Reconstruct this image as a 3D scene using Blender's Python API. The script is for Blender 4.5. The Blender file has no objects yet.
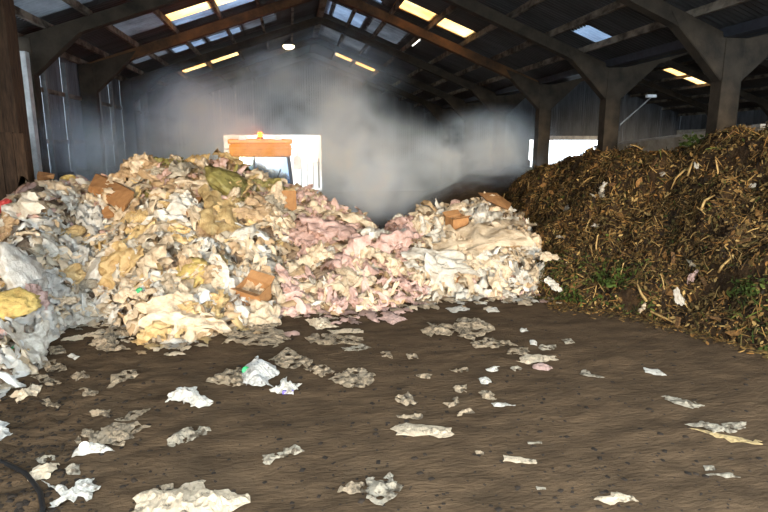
import bpy, bmesh, math, random
import numpy as np
from mathutils import Vector, Matrix, Euler, noise as mn

SC = bpy.context.scene
COL = SC.collection
random.seed(11)
RNG = np.random.default_rng(11)

# ------------------------------------------------------------------ camera
F = 560.0
YAW, PITCH, EYE = math.radians(9.35), math.radians(11.0), Vector((0, 0, 3.0))
cam_d = bpy.data.cameras.new('camera')
cam_d.lens = F / 768 * 36
cam_d.sensor_width = 36
cam_d.clip_start = 0.1
cam_d.clip_end = 400
cam = bpy.data.objects.new('camera', cam_d)
COL.objects.link(cam)
cam.location = EYE
cam.rotation_euler = (math.pi / 2 - PITCH, 0, -YAW)
SC.camera = cam

# ------------------------------------------------------------------ world, sun, exposure
world = bpy.data.worlds.new('overcast_sky')
SC.world = world
world.use_nodes = True
bg = world.node_tree.nodes['Background']
bg.inputs[0].default_value = (0.74, 0.87, 1.0, 1)
bg.inputs[1].default_value = 8.2
sun_d = bpy.data.lights.new('sun_offscreen', 'SUN')
sun_d.energy = 4.2
sun_d.color = (1.0, 0.80, 0.54)
sun_d.angle = math.radians(9)
sun = bpy.data.objects.new('sun_offscreen', sun_d)
COL.objects.link(sun)
sun.rotation_euler = (math.radians(90 - 6), 0, math.radians(-6))
SC.view_settings.view_transform = 'Standard'
SC.view_settings.look = 'None'
SC.view_settings.gamma = 1
SC.view_settings.use_curve_mapping = False
SC.view_settings.exposure = -0.22
SC.cycles.use_denoising = True
SC.cycles.volume_step_rate = 2.0
SC.cycles.volume_bounces = 3
SC.cycles.max_bounces = 7
SC.cycles.diffuse_bounces = 4
SC.cycles.transparent_max_bounces = 12

# ------------------------------------------------------------------ pixel -> place
_fw = Vector((math.sin(YAW) * math.cos(PITCH), math.cos(YAW) * math.cos(PITCH), -math.sin(PITCH)))
_rt = Vector((math.cos(YAW), -math.sin(YAW), 0))
_up = _rt.cross(_fw)
def ray(x, y): return _fw + _rt * ((x - 384) / F) + _up * ((256 - y) / F)
def ground(x, y, h=0.0):
    d = ray(x, y); return EYE + d * ((h - EYE.z) / d.z)
def at_y(x, y, Y):
    d = ray(x, y); return EYE + d * (Y / d.y)
def to_px(p):
    d = Vector(p) - EYE; z = d.dot(_fw)
    return 384 + F * d.dot(_rt) / z, 256 - F * d.dot(_up) / z

# ------------------------------------------------------------------ helpers
def lin(c):
    r = []
    for v in c:
        v /= 255.0
        r.append(v / 12.92 if v <= 0.04045 else ((v + 0.055) / 1.055) ** 2.4)
    return (*r, 1.0)

def N(nt, t, **kw):
    n = nt.nodes.new(t)
    for k, v in kw.items(): setattr(n, k, v)
    return n

def mat(name, c1, c2=None, rough=0.7, scale=6.0, detail=5.0, bump=0.0, bscale=30.0, metal=0.0,
        rand=0.0, trans=0.0, spec=0.4, stretch=(1, 1, 1), coords='Object', thr=(0.35, 0.7), attr=None, bdist=0.02):
    m = bpy.data.materials.new(name); m.use_nodes = True
    nt = m.node_tree; L = nt.links
    b = nt.nodes['Principled BSDF']
    b.inputs['Roughness'].default_value = rough
    b.inputs['Metallic'].default_value = metal
    b.inputs['Specular IOR Level'].default_value = spec
    tc = N(nt, 'ShaderNodeTexCoord'); mp = N(nt, 'ShaderNodeMapping')
    mp.inputs['Scale'].default_value = stretch
    L.new(tc.outputs[coords], mp.inputs['Vector'])
    col = None
    if attr:
        a = N(nt, 'ShaderNodeAttribute', attribute_name=attr); col = a.outputs['Color']
    c2 = c2 or tuple(v * 0.7 for v in c1)
    nz = N(nt, 'ShaderNodeTexNoise'); nz.inputs['Scale'].default_value = scale
    nz.inputs['Detail'].default_value = detail; nz.inputs['Roughness'].default_value = 0.62
    L.new(mp.outputs[0], nz.inputs['Vector'])
    mr = N(nt, 'ShaderNodeMapRange')
    mr.inputs[1].default_value, mr.inputs[2].default_value = thr
    L.new(nz.outputs['Fac'], mr.inputs[0])
    mx = N(nt, 'ShaderNodeMix', data_type='RGBA')
    L.new(mr.outputs[0], mx.inputs[0])
    mx.inputs[6].default_value = lin(c1); mx.inputs[7].default_value = lin(c2)
    if col is not None:
        L.new(col, mx.inputs[6])
        ml = N(nt, 'ShaderNodeMix', data_type='RGBA', blend_type='MULTIPLY'); ml.inputs[0].default_value = 1
        L.new(col, ml.inputs[6]); ml.inputs[7].default_value = (0.66, 0.6, 0.52, 1)
        L.new(ml.outputs[2], mx.inputs[7])
    out = mx.outputs[2]
    if rand > 0:
        oi = N(nt, 'ShaderNodeObjectInfo'); hs = N(nt, 'ShaderNodeHueSaturation')
        r2 = N(nt, 'ShaderNodeMapRange'); r2.inputs[3].default_value = 1 - rand; r2.inputs[4].default_value = 1 + rand * 0.6
        L.new(oi.outputs['Random'], r2.inputs[0]); L.new(r2.outputs[0], hs.inputs['Value'])
        L.new(out, hs.inputs['Color']); out = hs.outputs[0]
    L.new(out, b.inputs['Base Color'])
    if bump > 0:
        n2 = N(nt, 'ShaderNodeTexNoise'); n2.inputs['Scale'].default_value = bscale; n2.inputs['Detail'].default_value = 6
        n2.inputs['Roughness'].default_value = 0.65
        L.new(mp.outputs[0], n2.inputs['Vector'])
        bp = N(nt, 'ShaderNodeBump'); bp.inputs['Strength'].default_value = bump; bp.inputs['Distance'].default_value = bdist
        L.new(n2.outputs['Fac'], bp.inputs['Height']); L.new(bp.outputs[0], b.inputs['Normal'])
    if trans > 0:
        tr = N(nt, 'ShaderNodeBsdfTranslucent'); L.new(out, tr.inputs['Color'])
        ms = N(nt, 'ShaderNodeMixShader'); ms.inputs[0].default_value = trans
        L.new(b.outputs[0], ms.inputs[1]); L.new(tr.outputs[0], ms.inputs[2])
        L.new(ms.outputs[0], nt.nodes['Material Output'].inputs['Surface'])
    return m

def emit(name, c, s):
    m = bpy.data.materials.new(name); m.use_nodes = True
    nt = m.node_tree; nt.nodes.clear()
    e = N(nt, 'ShaderNodeEmission'); e.inputs[0].default_value = lin(c); e.inputs[1].default_value = s
    o = N(nt, 'ShaderNodeOutputMaterial'); nt.links.new(e.outputs[0], o.inputs[0])
    return m

def glass(name, c, mixg=0.25, rough=0.08):
    m = bpy.data.materials.new(name); m.use_nodes = True
    nt = m.node_tree; nt.nodes.clear()
    t = N(nt, 'ShaderNodeBsdfTransparent'); t.inputs[0].default_value = lin(c)
    g = N(nt, 'ShaderNodeBsdfGlossy'); g.inputs[0].default_value = (0.8, 0.9, 1, 1); g.inputs[1].default_value = rough
    s = N(nt, 'ShaderNodeMixShader'); s.inputs[0].default_value = mixg
    o = N(nt, 'ShaderNodeOutputMaterial')
    nt.links.new(t.outputs[0], s.inputs[1]); nt.links.new(g.outputs[0], s.inputs[2]); nt.links.new(s.outputs[0], o.inputs[0])
    return m

def link(name, me, m=None, parent=None, loc=None, rot=None):
    o = bpy.data.objects.new(name, me); COL.objects.link(o)
    if m is not None and hasattr(me, 'materials') and len(me.materials) == 0: me.materials.append(m)
    if parent: o.parent = parent
    if loc is not None: o.location = loc
    if rot is not None: o.rotation_euler = rot
    return o

def tag(o, label=None, cat=None, group=None, kind=None):
    if label: o['label'] = label
    if cat: o['category'] = cat
    if group: o['group'] = group
    if kind: o['kind'] = kind
    return o

def empty(name, loc=(0, 0, 0), rz=0):
    o = bpy.data.objects.new(name, None); COL.objects.link(o)
    o.empty_display_size = 0.2; o.location = loc; o.rotation_euler = (0, 0, rz)
    return o

def mesh_from(bm, name, smooth=False):
    me = bpy.data.meshes.new(name); bm.to_mesh(me); bm.free()
    if smooth:
        for p in me.polygons: p.use_smooth = True
    return me

def pydata(name, v, f, smooth=False):
    me = bpy.data.meshes.new(name); me.from_pydata([tuple(p) for p in v], [], [tuple(q) for q in f]); me.update()
    if smooth:
        for p in me.polygons: p.use_smooth = True
    return me

def bm_box(bm, x0, x1, y0, y1, z0, z1, bev=0.0):
    r = bmesh.ops.create_cube(bm, size=1)
    for v in r['verts']:
        v.co = Vector((x0 + (v.co.x + .5) * (x1 - x0), y0 + (v.co.y + .5) * (y1 - y0), z0 + (v.co.z + .5) * (z1 - z0)))
    if bev > 0:
        es = list({e for v in r['verts'] for e in v.link_edges})
        bmesh.ops.bevel(bm, geom=es, offset=bev, segments=2, affect='EDGES', profile=0.6)

def box(name, x0, x1, y0, y1, z0, z1, m, parent=None, bev=0.0):
    bm = bmesh.new(); bm_box(bm, x0, x1, y0, y1, z0, z1, bev)
    return link(name, mesh_from(bm, name), m, parent)

def prism_xz(bm, pts, y0, y1):
    a = [bm.verts.new((x, y0, z)) for x, z in pts]; b = [bm.verts.new((x, y1, z)) for x, z in pts]
    n = len(pts)
    bm.faces.new(a); bm.faces.new(b[::-1])
    for i in range(n):
        bm.faces.new((a[(i + 1) % n], a[i], b[i], b[(i + 1) % n]))

def prism_yz(bm, pts, x0, x1):
    a = [bm.verts.new((x0, y, z)) for y, z in pts]; b = [bm.verts.new((x1, y, z)) for y, z in pts]
    n = len(pts)
    bm.faces.new(a); bm.faces.new(b[::-1])
    for i in range(n):
        bm.faces.new((a[(i + 1) % n], a[i], b[i], b[(i + 1) % n]))

def prism(name, pts, y0, y1, m, parent=None, axis='xz', bev=0):
    bm = bmesh.new(); (prism_xz if axis == 'xz' else prism_yz)(bm, pts, y0, y1)
    bmesh.ops.recalc_face_normals(bm, faces=bm.faces[:])
    if bev: bmesh.ops.bevel(bm, geom=bm.edges[:], offset=bev, segments=2, affect='EDGES')
    return link(name, mesh_from(bm, name), m, parent)

def bm_tube(bm, pts, r, seg=8, caps=True):
    pts = [Vector(p) for p in pts]; rings = []
    rs = r if isinstance(r, (list, tuple)) else [r] * len(pts)
    ref = Vector((0, 0, 1))
    for i, p in enumerate(pts):
        d = (pts[min(i + 1, len(pts) - 1)] - pts[max(i - 1, 0)]).normalized()
        a = d.cross(ref if abs(d.z) < 0.95 else Vector((1, 0, 0))).normalized(); b = d.cross(a)
        rings.append([bm.verts.new(p + (a * math.cos(2 * math.pi * k / seg) + b * math.sin(2 * math.pi * k / seg)) * rs[i]) for k in range(seg)])
    for q, w in zip(rings, rings[1:]):
        for k in range(seg): bm.faces.new((q[k], q[(k + 1) % seg], w[(k + 1) % seg], w[k]))
    if caps: bm.faces.new(rings[0][::-1]); bm.faces.new(rings[-1])

def tube(name, pts, r, m, parent=None, seg=8):
    bm = bmesh.new(); bm_tube(bm, pts, r, seg); bmesh.ops.recalc_face_normals(bm, faces=bm.faces[:])
    return link(name, mesh_from(bm, name, True), m, parent)

def lathe(name, prof, m, parent=None, seg=20, axis='z', loc=(0, 0, 0)):
    bm = bmesh.new(); rings = []
    for r, h in prof:
        ring = []
        for k in range(seg):
            a = 2 * math.pi * k / seg
            c = (r * math.cos(a), r * math.sin(a), h) if axis == 'z' else (h, r * math.cos(a), r * math.sin(a))
            ring.append(bm.verts.new(Vector(c) + Vector(loc)))
        rings.append(ring)
    for q, w in zip(rings, rings[1:]):
        for k in range(seg): bm.faces.new((q[k], q[(k + 1) % seg], w[(k + 1) % seg], w[k]))
    bm.faces.new(rings[0][::-1]); bm.faces.new(rings[-1])
    bmesh.ops.recalc_face_normals(bm, faces=bm.faces[:])
    return link(name, mesh_from(bm, name, True), m, parent)

def ridge_noise(p, oct=3):
    v = 0; a = 1; f = 1
    for _ in range(oct):
        v += a * (1 - 2 * abs(mn.noise(Vector(p) * f))); a *= 0.5; f *= 2.1
    return v / 1.75

# ------------------------------------------------------------------ materials
M = {}
M['dirt'] = mat('packed_dirt', (97, 77, 56), (64, 50, 35), rough=0.95, scale=2.4, detail=12, bump=0.75, bscale=14, spec=0.1,
                stretch=(0.6, 1.5, 1), bdist=0.05)
M['dark_soil'] = mat('dark_soil', (52, 43, 33), (34, 28, 22), rough=0.95, scale=9, bump=0.6, spec=0.15)
M['concrete'] = mat('stained_shaded_concrete', (60, 51, 40), (32, 27, 21), rough=0.9, scale=2.2, bump=0.4, bscale=14, spec=0.2)  # base colour darkened beyond the stains, shade on the frames painted in
M['pale_concrete'] = mat('pale_concrete', (176, 170, 158), (132, 126, 114), rough=0.9, scale=2.5, bump=0.2, bscale=18, spec=0.2)
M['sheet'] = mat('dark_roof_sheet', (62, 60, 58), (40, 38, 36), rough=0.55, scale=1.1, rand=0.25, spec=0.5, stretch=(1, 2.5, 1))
M['sheet_blue'] = mat('blue_grey_roof_sheet', (150, 168, 190), (104, 116, 134), rough=0.35, scale=1.4, rand=0.1, trans=0.22, spec=0.5)
M['sheet_grey'] = mat('dull_grey_roof_sheet', (140, 146, 152), (86, 90, 95), rough=0.5, scale=1.2, rand=0.2, trans=0.07, spec=0.5)
M['rooflight'] = mat('yellowed_rooflight', (255, 204, 132), (255, 164, 78), rough=0.5, scale=1.0, rand=0.1, trans=0.75, spec=0.3)
M['purlin'] = mat('weathered_purlin', (118, 108, 94), (54, 46, 38), rough=0.85, scale=3.0, spec=0.2, stretch=(1, .6, 1), thr=(.4, .62))
M['rust'] = mat('rusty_brown_beam', (92, 62, 36), (44, 33, 23), rough=0.85, scale=2.0, bump=0.3, spec=0.2)
M['cladding'] = mat('grey_wall_cladding', (92, 94, 97), (60, 61, 63), rough=0.7, scale=1.0, rand=0.15, spec=0.3, stretch=(2, 2, .5))
M['pale_post'] = mat('pale_post', (190, 188, 184), (140, 138, 134), rough=0.8, scale=3, spec=0.2)
M['grey_post'] = mat('grey_post', (120, 120, 120), (84, 84, 84), rough=0.8, scale=3, spec=0.2)
M['timber'] = mat('brown_timber', (86, 63, 44), (48, 34, 24), rough=0.85, scale=4, bump=0.4, bscale=12, spec=0.2, rand=0.25, stretch=(6, 6, .7))
M['yard'] = mat('pale_yard_concrete', (205, 205, 205), (180, 180, 180), rough=0.9, scale=1, spec=0.2)
M['steel'] = mat('galvanised_steel', (150, 152, 156), (110, 112, 116), rough=0.5, metal=0.6)
M['dark_steel'] = mat('dark_steel', (46, 48, 54), (30, 31, 35), rough=0.6)
M['loader_yellow'] = mat('amber_yellow_paint', (224, 156, 66), (200, 130, 48), rough=0.4, scale=3)
M['loader_grey'] = mat('loader_grey_paint', (74, 82, 98), (52, 58, 70), rough=0.5)
M['rubber'] = mat('tyre_rubber', (34, 33, 32), (22, 21, 20), rough=0.9, bump=0.3)
M['white_paint'] = mat('white_paint', (225, 226, 228), (200, 201, 204), rough=0.5)
M['cab_glass'] = glass('cab_glass', (160, 196, 222), 0.14)
M['cab_glass_cyan'] = glass('cyan_reflection_cab_glass', (120, 214, 226), 0.22)  # cyan of a lit reflection put into the glass colour
def lit_dome(name, c, s_):
    # clear amber dome, lit from the bulb inside it
    m = emit(name, c, s_); nt = m.node_tree; e = [n for n in nt.nodes if n.type == 'EMISSION'][0]; o = [n for n in nt.nodes if n.type == 'OUTPUT_MATERIAL'][0]
    t = N(nt, 'ShaderNodeBsdfTransparent'); t.inputs[0].default_value = lin(c); x = N(nt, 'ShaderNodeMixShader'); x.inputs[0].default_value = .4
    nt.links.new(t.outputs[0], x.inputs[1]); nt.links.new(e.outputs[0], x.inputs[2]); nt.links.new(x.outputs[0], o.inputs[0]); return m
M['beacon'] = lit_dome('amber_beacon_glow', (255, 120, 36), 24.0)
M['lamp_on'] = emit('lamp_lens_glow', (255, 236, 196), 14.0)
M['tube_on'] = emit('strip_tube_glow', (255, 250, 238), 4.0)

FILM = {  # kind: (clean colour, soiled colour, translucency)
    'cream': ((230, 206, 172), (178, 148, 112), .16),
    'white': ((230, 220, 202), (190, 172, 146), .2),
    'blue_white': ((218, 212, 200), (180, 168, 150), .22),
    'pink': ((220, 182, 166), (176, 134, 116), .14),
    'tan': ((194, 162, 122), (140, 108, 76), .1),
    'straw': ((216, 184, 128), (172, 132, 80), .12),
    'olive': ((150, 138, 78), (92, 78, 42), .08),
    'grey': ((182, 168, 144), (112, 98, 80), .12),
    'soiled': ((176, 154, 124), (108, 92, 72), .08),
    'yellow': ((220, 190, 112), (176, 138, 74), .1),
}
for k, (a, b, t) in FILM.items():
    M[k] = mat(k + '_film', a, b, rough=0.42, scale=6.5, detail=9, bump=0.8, bscale=11, rand=0.16, trans=t, spec=0.45, thr=(.42, .72), bdist=.05)
    M['floor_' + k] = mat(k + '_trodden_film', tuple(.9 * v for v in a), (88, 76, 60), rough=0.55, scale=13, detail=10, bump=0.9, bscale=26, rand=0.1, trans=t * .6, spec=0.35, thr=(.49, .60) if k in ('soiled', 'grey') else (.56, .70), bdist=.03)
M['cardboard'] = mat('brown_cardboard', (176, 128, 82), (140, 98, 60), rough=0.85, scale=5, bump=0.2, rand=0.12, spec=0.2)
M['green'] = mat('green_plastic', (70, 176, 110), (44, 140, 84), rough=0.35)
M['violet'] = mat('violet_plastic', (108, 92, 168), (84, 70, 140), rough=0.4)
M['blue'] = mat('blue_plastic', (70, 84, 186), (56, 66, 150), rough=0.4)
M['red'] = mat('red_plastic', (214, 82, 74), (180, 60, 54), rough=0.4)
M['cap_white'] = mat('white_cap', (232, 222, 206), (210, 196, 176), rough=0.4)
M['hose'] = mat('black_hose', (26, 24, 23), (16, 15, 14), rough=0.6)
M['scrap_mix'] = mat('mixed_film_scraps', (200, 190, 170), rough=0.45, scale=7, bump=0.5, bscale=18, trans=.14, attr='tint', bdist=.03, thr=(.42, .8))
M['waste_core'] = mat('soiled_waste_mass', (176, 150, 122), (84, 66, 50), rough=0.8, scale=3.5, detail=8, bump=1.0, bscale=7, spec=0.3, bdist=.12)
M['litter_mix'] = mat('leaf_litter_pieces', (90, 70, 40), rough=0.85, scale=9, attr='tint', spec=0.25)
M['compost_core'] = mat('compost_mass', (66, 48, 28), (30, 22, 14), rough=0.95, scale=4.5, detail=9, bump=1.0, bscale=9, spec=0.15, bdist=.1)
M['far_compost'] = mat('old_compost_mass', (84, 66, 46), (50, 39, 28), rough=0.95, scale=2.5, detail=8, bump=1.0, bscale=5, spec=0.15, bdist=.1)
M['leaf'] = mat('dead_leaf', (150, 108, 58), (96, 66, 34), rough=0.8, scale=8, rand=.35, spec=.25)
M['bark'] = mat('bark_piece', (110, 80, 48), (60, 42, 24), rough=0.9, scale=8, rand=.35, spec=.2)
M['stalk'] = mat('dry_stalk', (188, 156, 100), (134, 102, 58), rough=0.8, scale=8, rand=.2, spec=.2)
M['moss'] = mat('green_foliage', (78, 92, 34), (44, 54, 20), rough=0.8, scale=8, rand=.3, spec=.2, trans=.1)

# ------------------------------------------------------------------ floor
def fz(x, y):
    p = Vector((x, y, 0))
    r = 0.022 * mn.noise(p * 0.7) + 0.010 * mn.noise(Vector((x * 2.0, y * 4.5, 3)))
    rough = 0.012 + 0.045 * max(0, min(1, (-1.0 - x) / 2.2)) * max(0, min(1, (9 - y) / 3))
    r += rough * mn.noise(p * 5.5) + rough * 0.6 * mn.noise(p * 13)
    return r

def axis(parts):
    out = []
    for a, b, st in parts: out += list(np.arange(a, b, st))
    return np.array(out + [parts[-1][1]])
gx = axis([(-8, -5.2, .4), (-5.2, 9, .06), (9, 32, .8)])
gy = axis([(-4, 3.4, .4), (3.4, 8, .05), (8, 14, .09), (14, 40.5, .8)])
fv = [(x, y, fz(x, y)) for y in gy for x in gx]
w = len(gx)
ff = [(j * w + i, j * w + i + 1, (j + 1) * w + i + 1, (j + 1) * w + i) for j in range(len(gy) - 1) for i in range(w - 1)]
tag(link('floor', pydata('floor', fv, ff, True), M['dirt']), 'dark packed dirt floor of the shed scattered with litter', 'floor', kind='structure')
tag(box('ground', -60, 90, 40.4, 120, -0.3, 0.0, M['yard']), 'pale concrete yard outside the far doorway', 'ground', kind='structure')

# ------------------------------------------------------------------ shed shell
BAY = 4.575
HB = BAY / 2
YB = [6.85 + BAY * i for i in range(-1, 8)]       # 2.3 .. 38.9, open at the front
Y0, Y1 = YB[0] - 0.3, YB[-1]
half_y = [YB[0] + HB * i for i in range(2 * (len(YB) - 1))]
def hb(y): return int((y - YB[0]) // HB)
XL, XV, XR = -6.5, 9.5, 28.5
RX, RZ, VZ = 1.4, 8.6, 5.5                         # ridge of the near span, valley height
S_L, S_R, S_2 = 0.345, (RZ - VZ) / 8.1, 3.1 / 9.5
def roof_z(x):
    if x < RX: return RZ - S_L * (RX - x)
    if x < XV: return RZ - S_R * (x - RX)
    return RZ - S_2 * abs(x - 19)
# the four slopes: ridge x, direction, pitch, purlin distances from the ridge
SLOPES = [(0, RX, -1, S_L, [0, 1.15, 2.3, 3.55, 5.0, 6.3, 7.3, 8.15]), (0, RX, 1, S_R, [0, 1.15, 2.25, 3.55, 4.85, 6.05, 7.1, 8.22]),
          (1, 19.0, -1, S_2, [0, 1.4, 2.8, 4.2, 5.6, 7.0, 8.3, 9.6]), (1, 19.0, 1, S_2, [0, 1.4, 2.8, 4.2, 5.6, 7.0, 8.3, 9.75])]
# odd sheets: slope number, x range, y range, kind
ODD = [(1, 3.66, 4.9, 19.0, 20.1, 'light'), (1, 5.0, 6.22, 19.0, 20.1, 'light'), (1, 2.62, 3.6, 31.2, 33.4, 'light'), (1, 3.7, 4.9, 31.2, 33.4, 'light'),
       (0, -3.6, -2.32, 18.7, 19.6, 'light'), (0, -2.2, -.95, 18.7, 19.6, 'light'), (0, -3.6, -2.32, 19.6, 20.3, 'blue'), (0, -2.2, -.95, 19.6, 20.3, 'blue'),
       (0, -4.85, -3.66, 27.6, 28.9, 'light'), (0, -3.54, -2.25, 27.6, 28.9, 'light'), (3, 21.9, 23.3, 30.7, 31.95, 'light'), (3, 23.45, 24.9, 30.7, 31.95, 'light'),
       (1, 1.9, 3.1, 22.9, 25.1, 'blue'), (1, 1.42, 1.8, 22.9, 25.1, 'blue'), (1, 3.3, 4.7, 22.5, 25.1, 'grey'), (1, 7.8, 8.62, 14.5, 15.4, 'blue'), (1, 2.75, 3.3, 20.15, 20.5, 'blue'),
       (1, 1.5, 2.6, 27, 29.6, 'grey'), (1, 2.7, 3.9, 27, 29.6, 'grey'),
       (0, -5.0, -3.75, 18.0, 19.7, 'grey'), (0, -4.35, -3.15, 22.3, 23.2, 'grey'), (0, -4.35, -3.15, 23.3, 24.2, 'blue'), (0, -3.0, -1.75, 22.3, 23.2, 'grey'), (0, -3.0, -1.75, 23.3, 24.2, 'blue'),
       (0, -1.6, -.4, 22.3, 23.2, 'grey'), (0, -1.6, -.4, 23.3, 24.2, 'grey'), (0, -6.2, -4.6, 13.9, 15.6, 'grey'), (0, -5.8, -4.5, 22.3, 23.8, 'grey')]

def corr_sheet(x0, x1, dirn, pitch, w):
    """corrugation runs down the slope, wave along y; x measured from the ridge"""
    n = max(2, int(w / 0.152) * 4); v, f = [], []
    for i in range(n + 1):
        y = w * i / n; dz = 0.028 * math.cos(2 * math.pi * y / 0.152)
        for xx in (x0, x1): v.append((xx * dirn, y, -pitch * xx + dz))
    for i in range(n):
        a = 2 * i; f.append((a, a + 1, a + 3, a + 2))
    return pydata('roof_sheet', v, f, True)
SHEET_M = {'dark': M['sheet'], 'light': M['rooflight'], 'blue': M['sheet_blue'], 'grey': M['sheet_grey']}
ceilings = [tag(empty('ceiling', (0, 0, 0)), 'corrugated sheet roof on purlins over the waste heap', 'ceiling', kind='structure'),
            tag(empty('ceiling', (0, 0, 0)), 'corrugated sheet roof on purlins over the neighbouring span', 'ceiling', kind='structure')]
for si, (span, rx, dirn, pitch, dist) in enumerate(SLOPES):
    ceil = ceilings[span]; cache = {}
    odd = [(sorted((abs(a - rx), abs(b - rx))), c, d, k) for q, a, b, c, d, k in ODD if q == si]
    for iy, yy in enumerate(half_y):
        here = [(max(d0, 0), d1, max(c, yy), min(d, yy + HB), k) for (d0, d1), c, d, k in odd if c < yy + HB and d > yy]
        if not here:
            bands = list(zip(dist, dist[1:]))
        else:
            xs = sorted({v for v in dist if not any(h[0] < v < h[1] for h in here)} | {v for h in here for v in h[:2]})
            bands = [(a, b) for a, b in zip(xs, xs[1:]) if b - a > .01]
        for k, (a, b) in enumerate(bands):
            cells = sorted([h for h in here if h[0] <= a + .001 and h[1] >= b - .001], key=lambda h: h[2])
            y = yy; pieces = []
            for h in cells:
                if h[2] > y + .01: pieces.append(('dark', y, h[2]))
                pieces.append((h[4], h[2], h[3])); y = h[3]
            if y < yy + HB - .01: pieces.append(('dark', y, yy + HB))
            for kind, ya, yb in pieces:
                key = (round(a, 3), round(b, 3), kind, round(yb - ya, 3))
                if key not in cache:
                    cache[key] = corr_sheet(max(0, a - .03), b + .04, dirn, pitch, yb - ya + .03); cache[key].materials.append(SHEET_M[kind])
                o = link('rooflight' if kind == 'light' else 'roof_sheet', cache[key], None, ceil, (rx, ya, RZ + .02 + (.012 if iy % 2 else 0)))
                if kind == 'light': o['label'] = 'glowing yellowed translucent roof panel'
    for k in range(1, 8):
        x = rx + dirn * (dist[k] - (.12 if k == 7 else 0)); zr = RZ - pitch * abs(x - rx)
        bm = bmesh.new(); bm_box(bm, x - .045, x + .045, Y0, Y1 + .05, zr - .2, zr - .03)
        link('purlin', mesh_from(bm, 'purlin'), M['purlin'], ceil)
for ceil, cx in zip(ceilings, (RX, 19.0)):
    bm = bmesh.new(); bm_box(bm, cx - .12, cx + .12, Y0, Y1, RZ - .27, RZ - .1)
    link('ridge_purlin', mesh_from(bm, 'ridge_purlin'), M['purlin'], ceil)
    prism('ridge_cap', [(cx - .35, RZ - .05), (cx, RZ + .09), (cx + .35, RZ - .05), (cx + .35, RZ), (cx, RZ + .14), (cx - .35, RZ)], Y0, Y1, M['sheet'], ceil)

# portal frames
def haunch_pts(cx, sg):
    r = lambda d: roof_z(cx + d * sg) if d else roof_z(cx)
    zc = r(0)
    return [(cx, zc - 1.1), (cx + .24 * sg, zc - 1.1), (cx + 1.4 * sg, r(1.4) - .52), (cx + 1.6 * sg, r(1.6) - .3), (cx, zc - .25)]
def rafter_pts(cx, sg):
    rx = RX if cx + sg * 5 < XV else 19.0
    e, r = roof_z(cx) - .2, RZ - .2
    w_ = 1.6 * sg
    return [(cx, e), (rx, r), (rx, r - .28), (cx + w_, roof_z(cx + w_) - .52), (cx, e - .42)]
for i, y in enumerate(YB):
    if i == len(YB) - 1: continue
    fr = tag(empty('portal_frame', (0, y, 0)), ['concrete portal frame at the open front of the shed', 'concrete portal frame before the waste heap toe', 'brown concrete portal frame with forked column rising from the compost heap crest',
        'concrete portal frame whose forked column has a lamp arm', 'rusty brown portal frame beside the bright rooflights', 'dark portal frame behind the rusty one',
        'concrete portal frame standing among the steam', 'concrete portal frame just before the far gable'][i], 'portal frame')
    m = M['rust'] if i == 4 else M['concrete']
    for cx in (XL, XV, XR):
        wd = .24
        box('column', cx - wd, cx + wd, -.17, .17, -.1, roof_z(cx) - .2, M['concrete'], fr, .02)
        for s in (-1, 1):
            if (cx == XL and s < 0) or (cx == XR and s > 0): continue
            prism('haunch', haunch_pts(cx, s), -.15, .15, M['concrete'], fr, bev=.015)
            prism('rafter', rafter_pts(cx, s), -.13, .13, m, fr)
# valley gutter
bm = bmesh.new()
prism_xz(bm, [(9.2, 5.5), (9.2, 5.3), (9.8, 5.3), (9.8, 5.5), (9.74, 5.5), (9.74, 5.36), (9.26, 5.36), (9.26, 5.5)], Y0, Y1)
bmesh.ops.recalc_face_normals(bm, faces=bm.faces[:])
tag(link('trim_1', mesh_from(bm, 'trim_1'), M['dark_steel']), 'dark valley gutter along the column row', 'gutter', kind='structure')

# left wall: corrugated cladding sheets between posts
wl = tag(empty('wall_left', (XL - .3, 0, 0)), 'dark corrugated side wall with pale posts', 'wall', kind='structure')
def wall_sheet_mesh(name, wdt, z0, z1a, z1b, axis_y=True):
    n = max(8, int(wdt / .15) * 4); v, f = [], []
    for i in range(n + 1):
        u = wdt * i / n; d = .025 * math.cos(2 * math.pi * u / .15); zt = z1a + (z1b - z1a) * i / n
        for z in (z0, zt): v.append((d, u, z) if axis_y else (u, d, z))
    for i in range(n): f.append((2 * i, 2 * i + 2, 2 * i + 3, 2 * i + 1))
    return pydata(name, v, f, True)
TB = BAY / 3
full = wall_sheet_mesh('cladding_sheet', TB, 2.2, 5.85, 5.85); full.materials.append(M['cladding'])
low = wall_sheet_mesh('cladding_sheet', TB, 2.2, 3.2, 3.2); low.materials.append(M['cladding'])
rest = wall_sheet_mesh('cladding_sheet', TB - .75, 2.2, 5.85, 5.85); rest.materials.append(M['cladding'])
for i in range(3 * (len(YB) - 1)):
    yy = YB[0] + TB * i
    if i == 8:    # narrow daylight gap beside the post
        link('cladding_sheet', low, None, wl, (0, yy, 0)); link('cladding_sheet', rest, None, wl, (0, yy, 0))
    else:
        link('cladding_sheet', full, None, wl, (0, yy, 0))
    if i == 9: box('post', .06, .5, yy - .42, yy - .2, 0, 5.3, M['pale_post'], wl, .01)
    elif i: box('post', .06, .18, yy - .05, yy + .05, 0, 5.5, M['grey_post'], wl, .01)
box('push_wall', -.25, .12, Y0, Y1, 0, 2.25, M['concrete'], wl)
for z in (3.1, 4.5):
    box('rail', .03, .1, Y0, Y1, z, z + .12, M['purlin'], wl)

# right outer wall beyond the neighbouring span
wr = tag(empty('wall_right', (XR + .35, 0, 0)), 'far side wall of the neighbouring span with pale concrete lower half', 'wall', kind='structure')
box('push_wall', -.2, .2, Y0, Y1, 0, 4.25, M['pale_concrete'], wr)
up_me = wall_sheet_mesh('cladding_sheet', HB, 4.2, 5.52, 5.52); up_me.materials.append(M['cladding'])
for yy in half_y: link('cladding_sheet', up_me, None, wr, (0, yy, 0))

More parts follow.
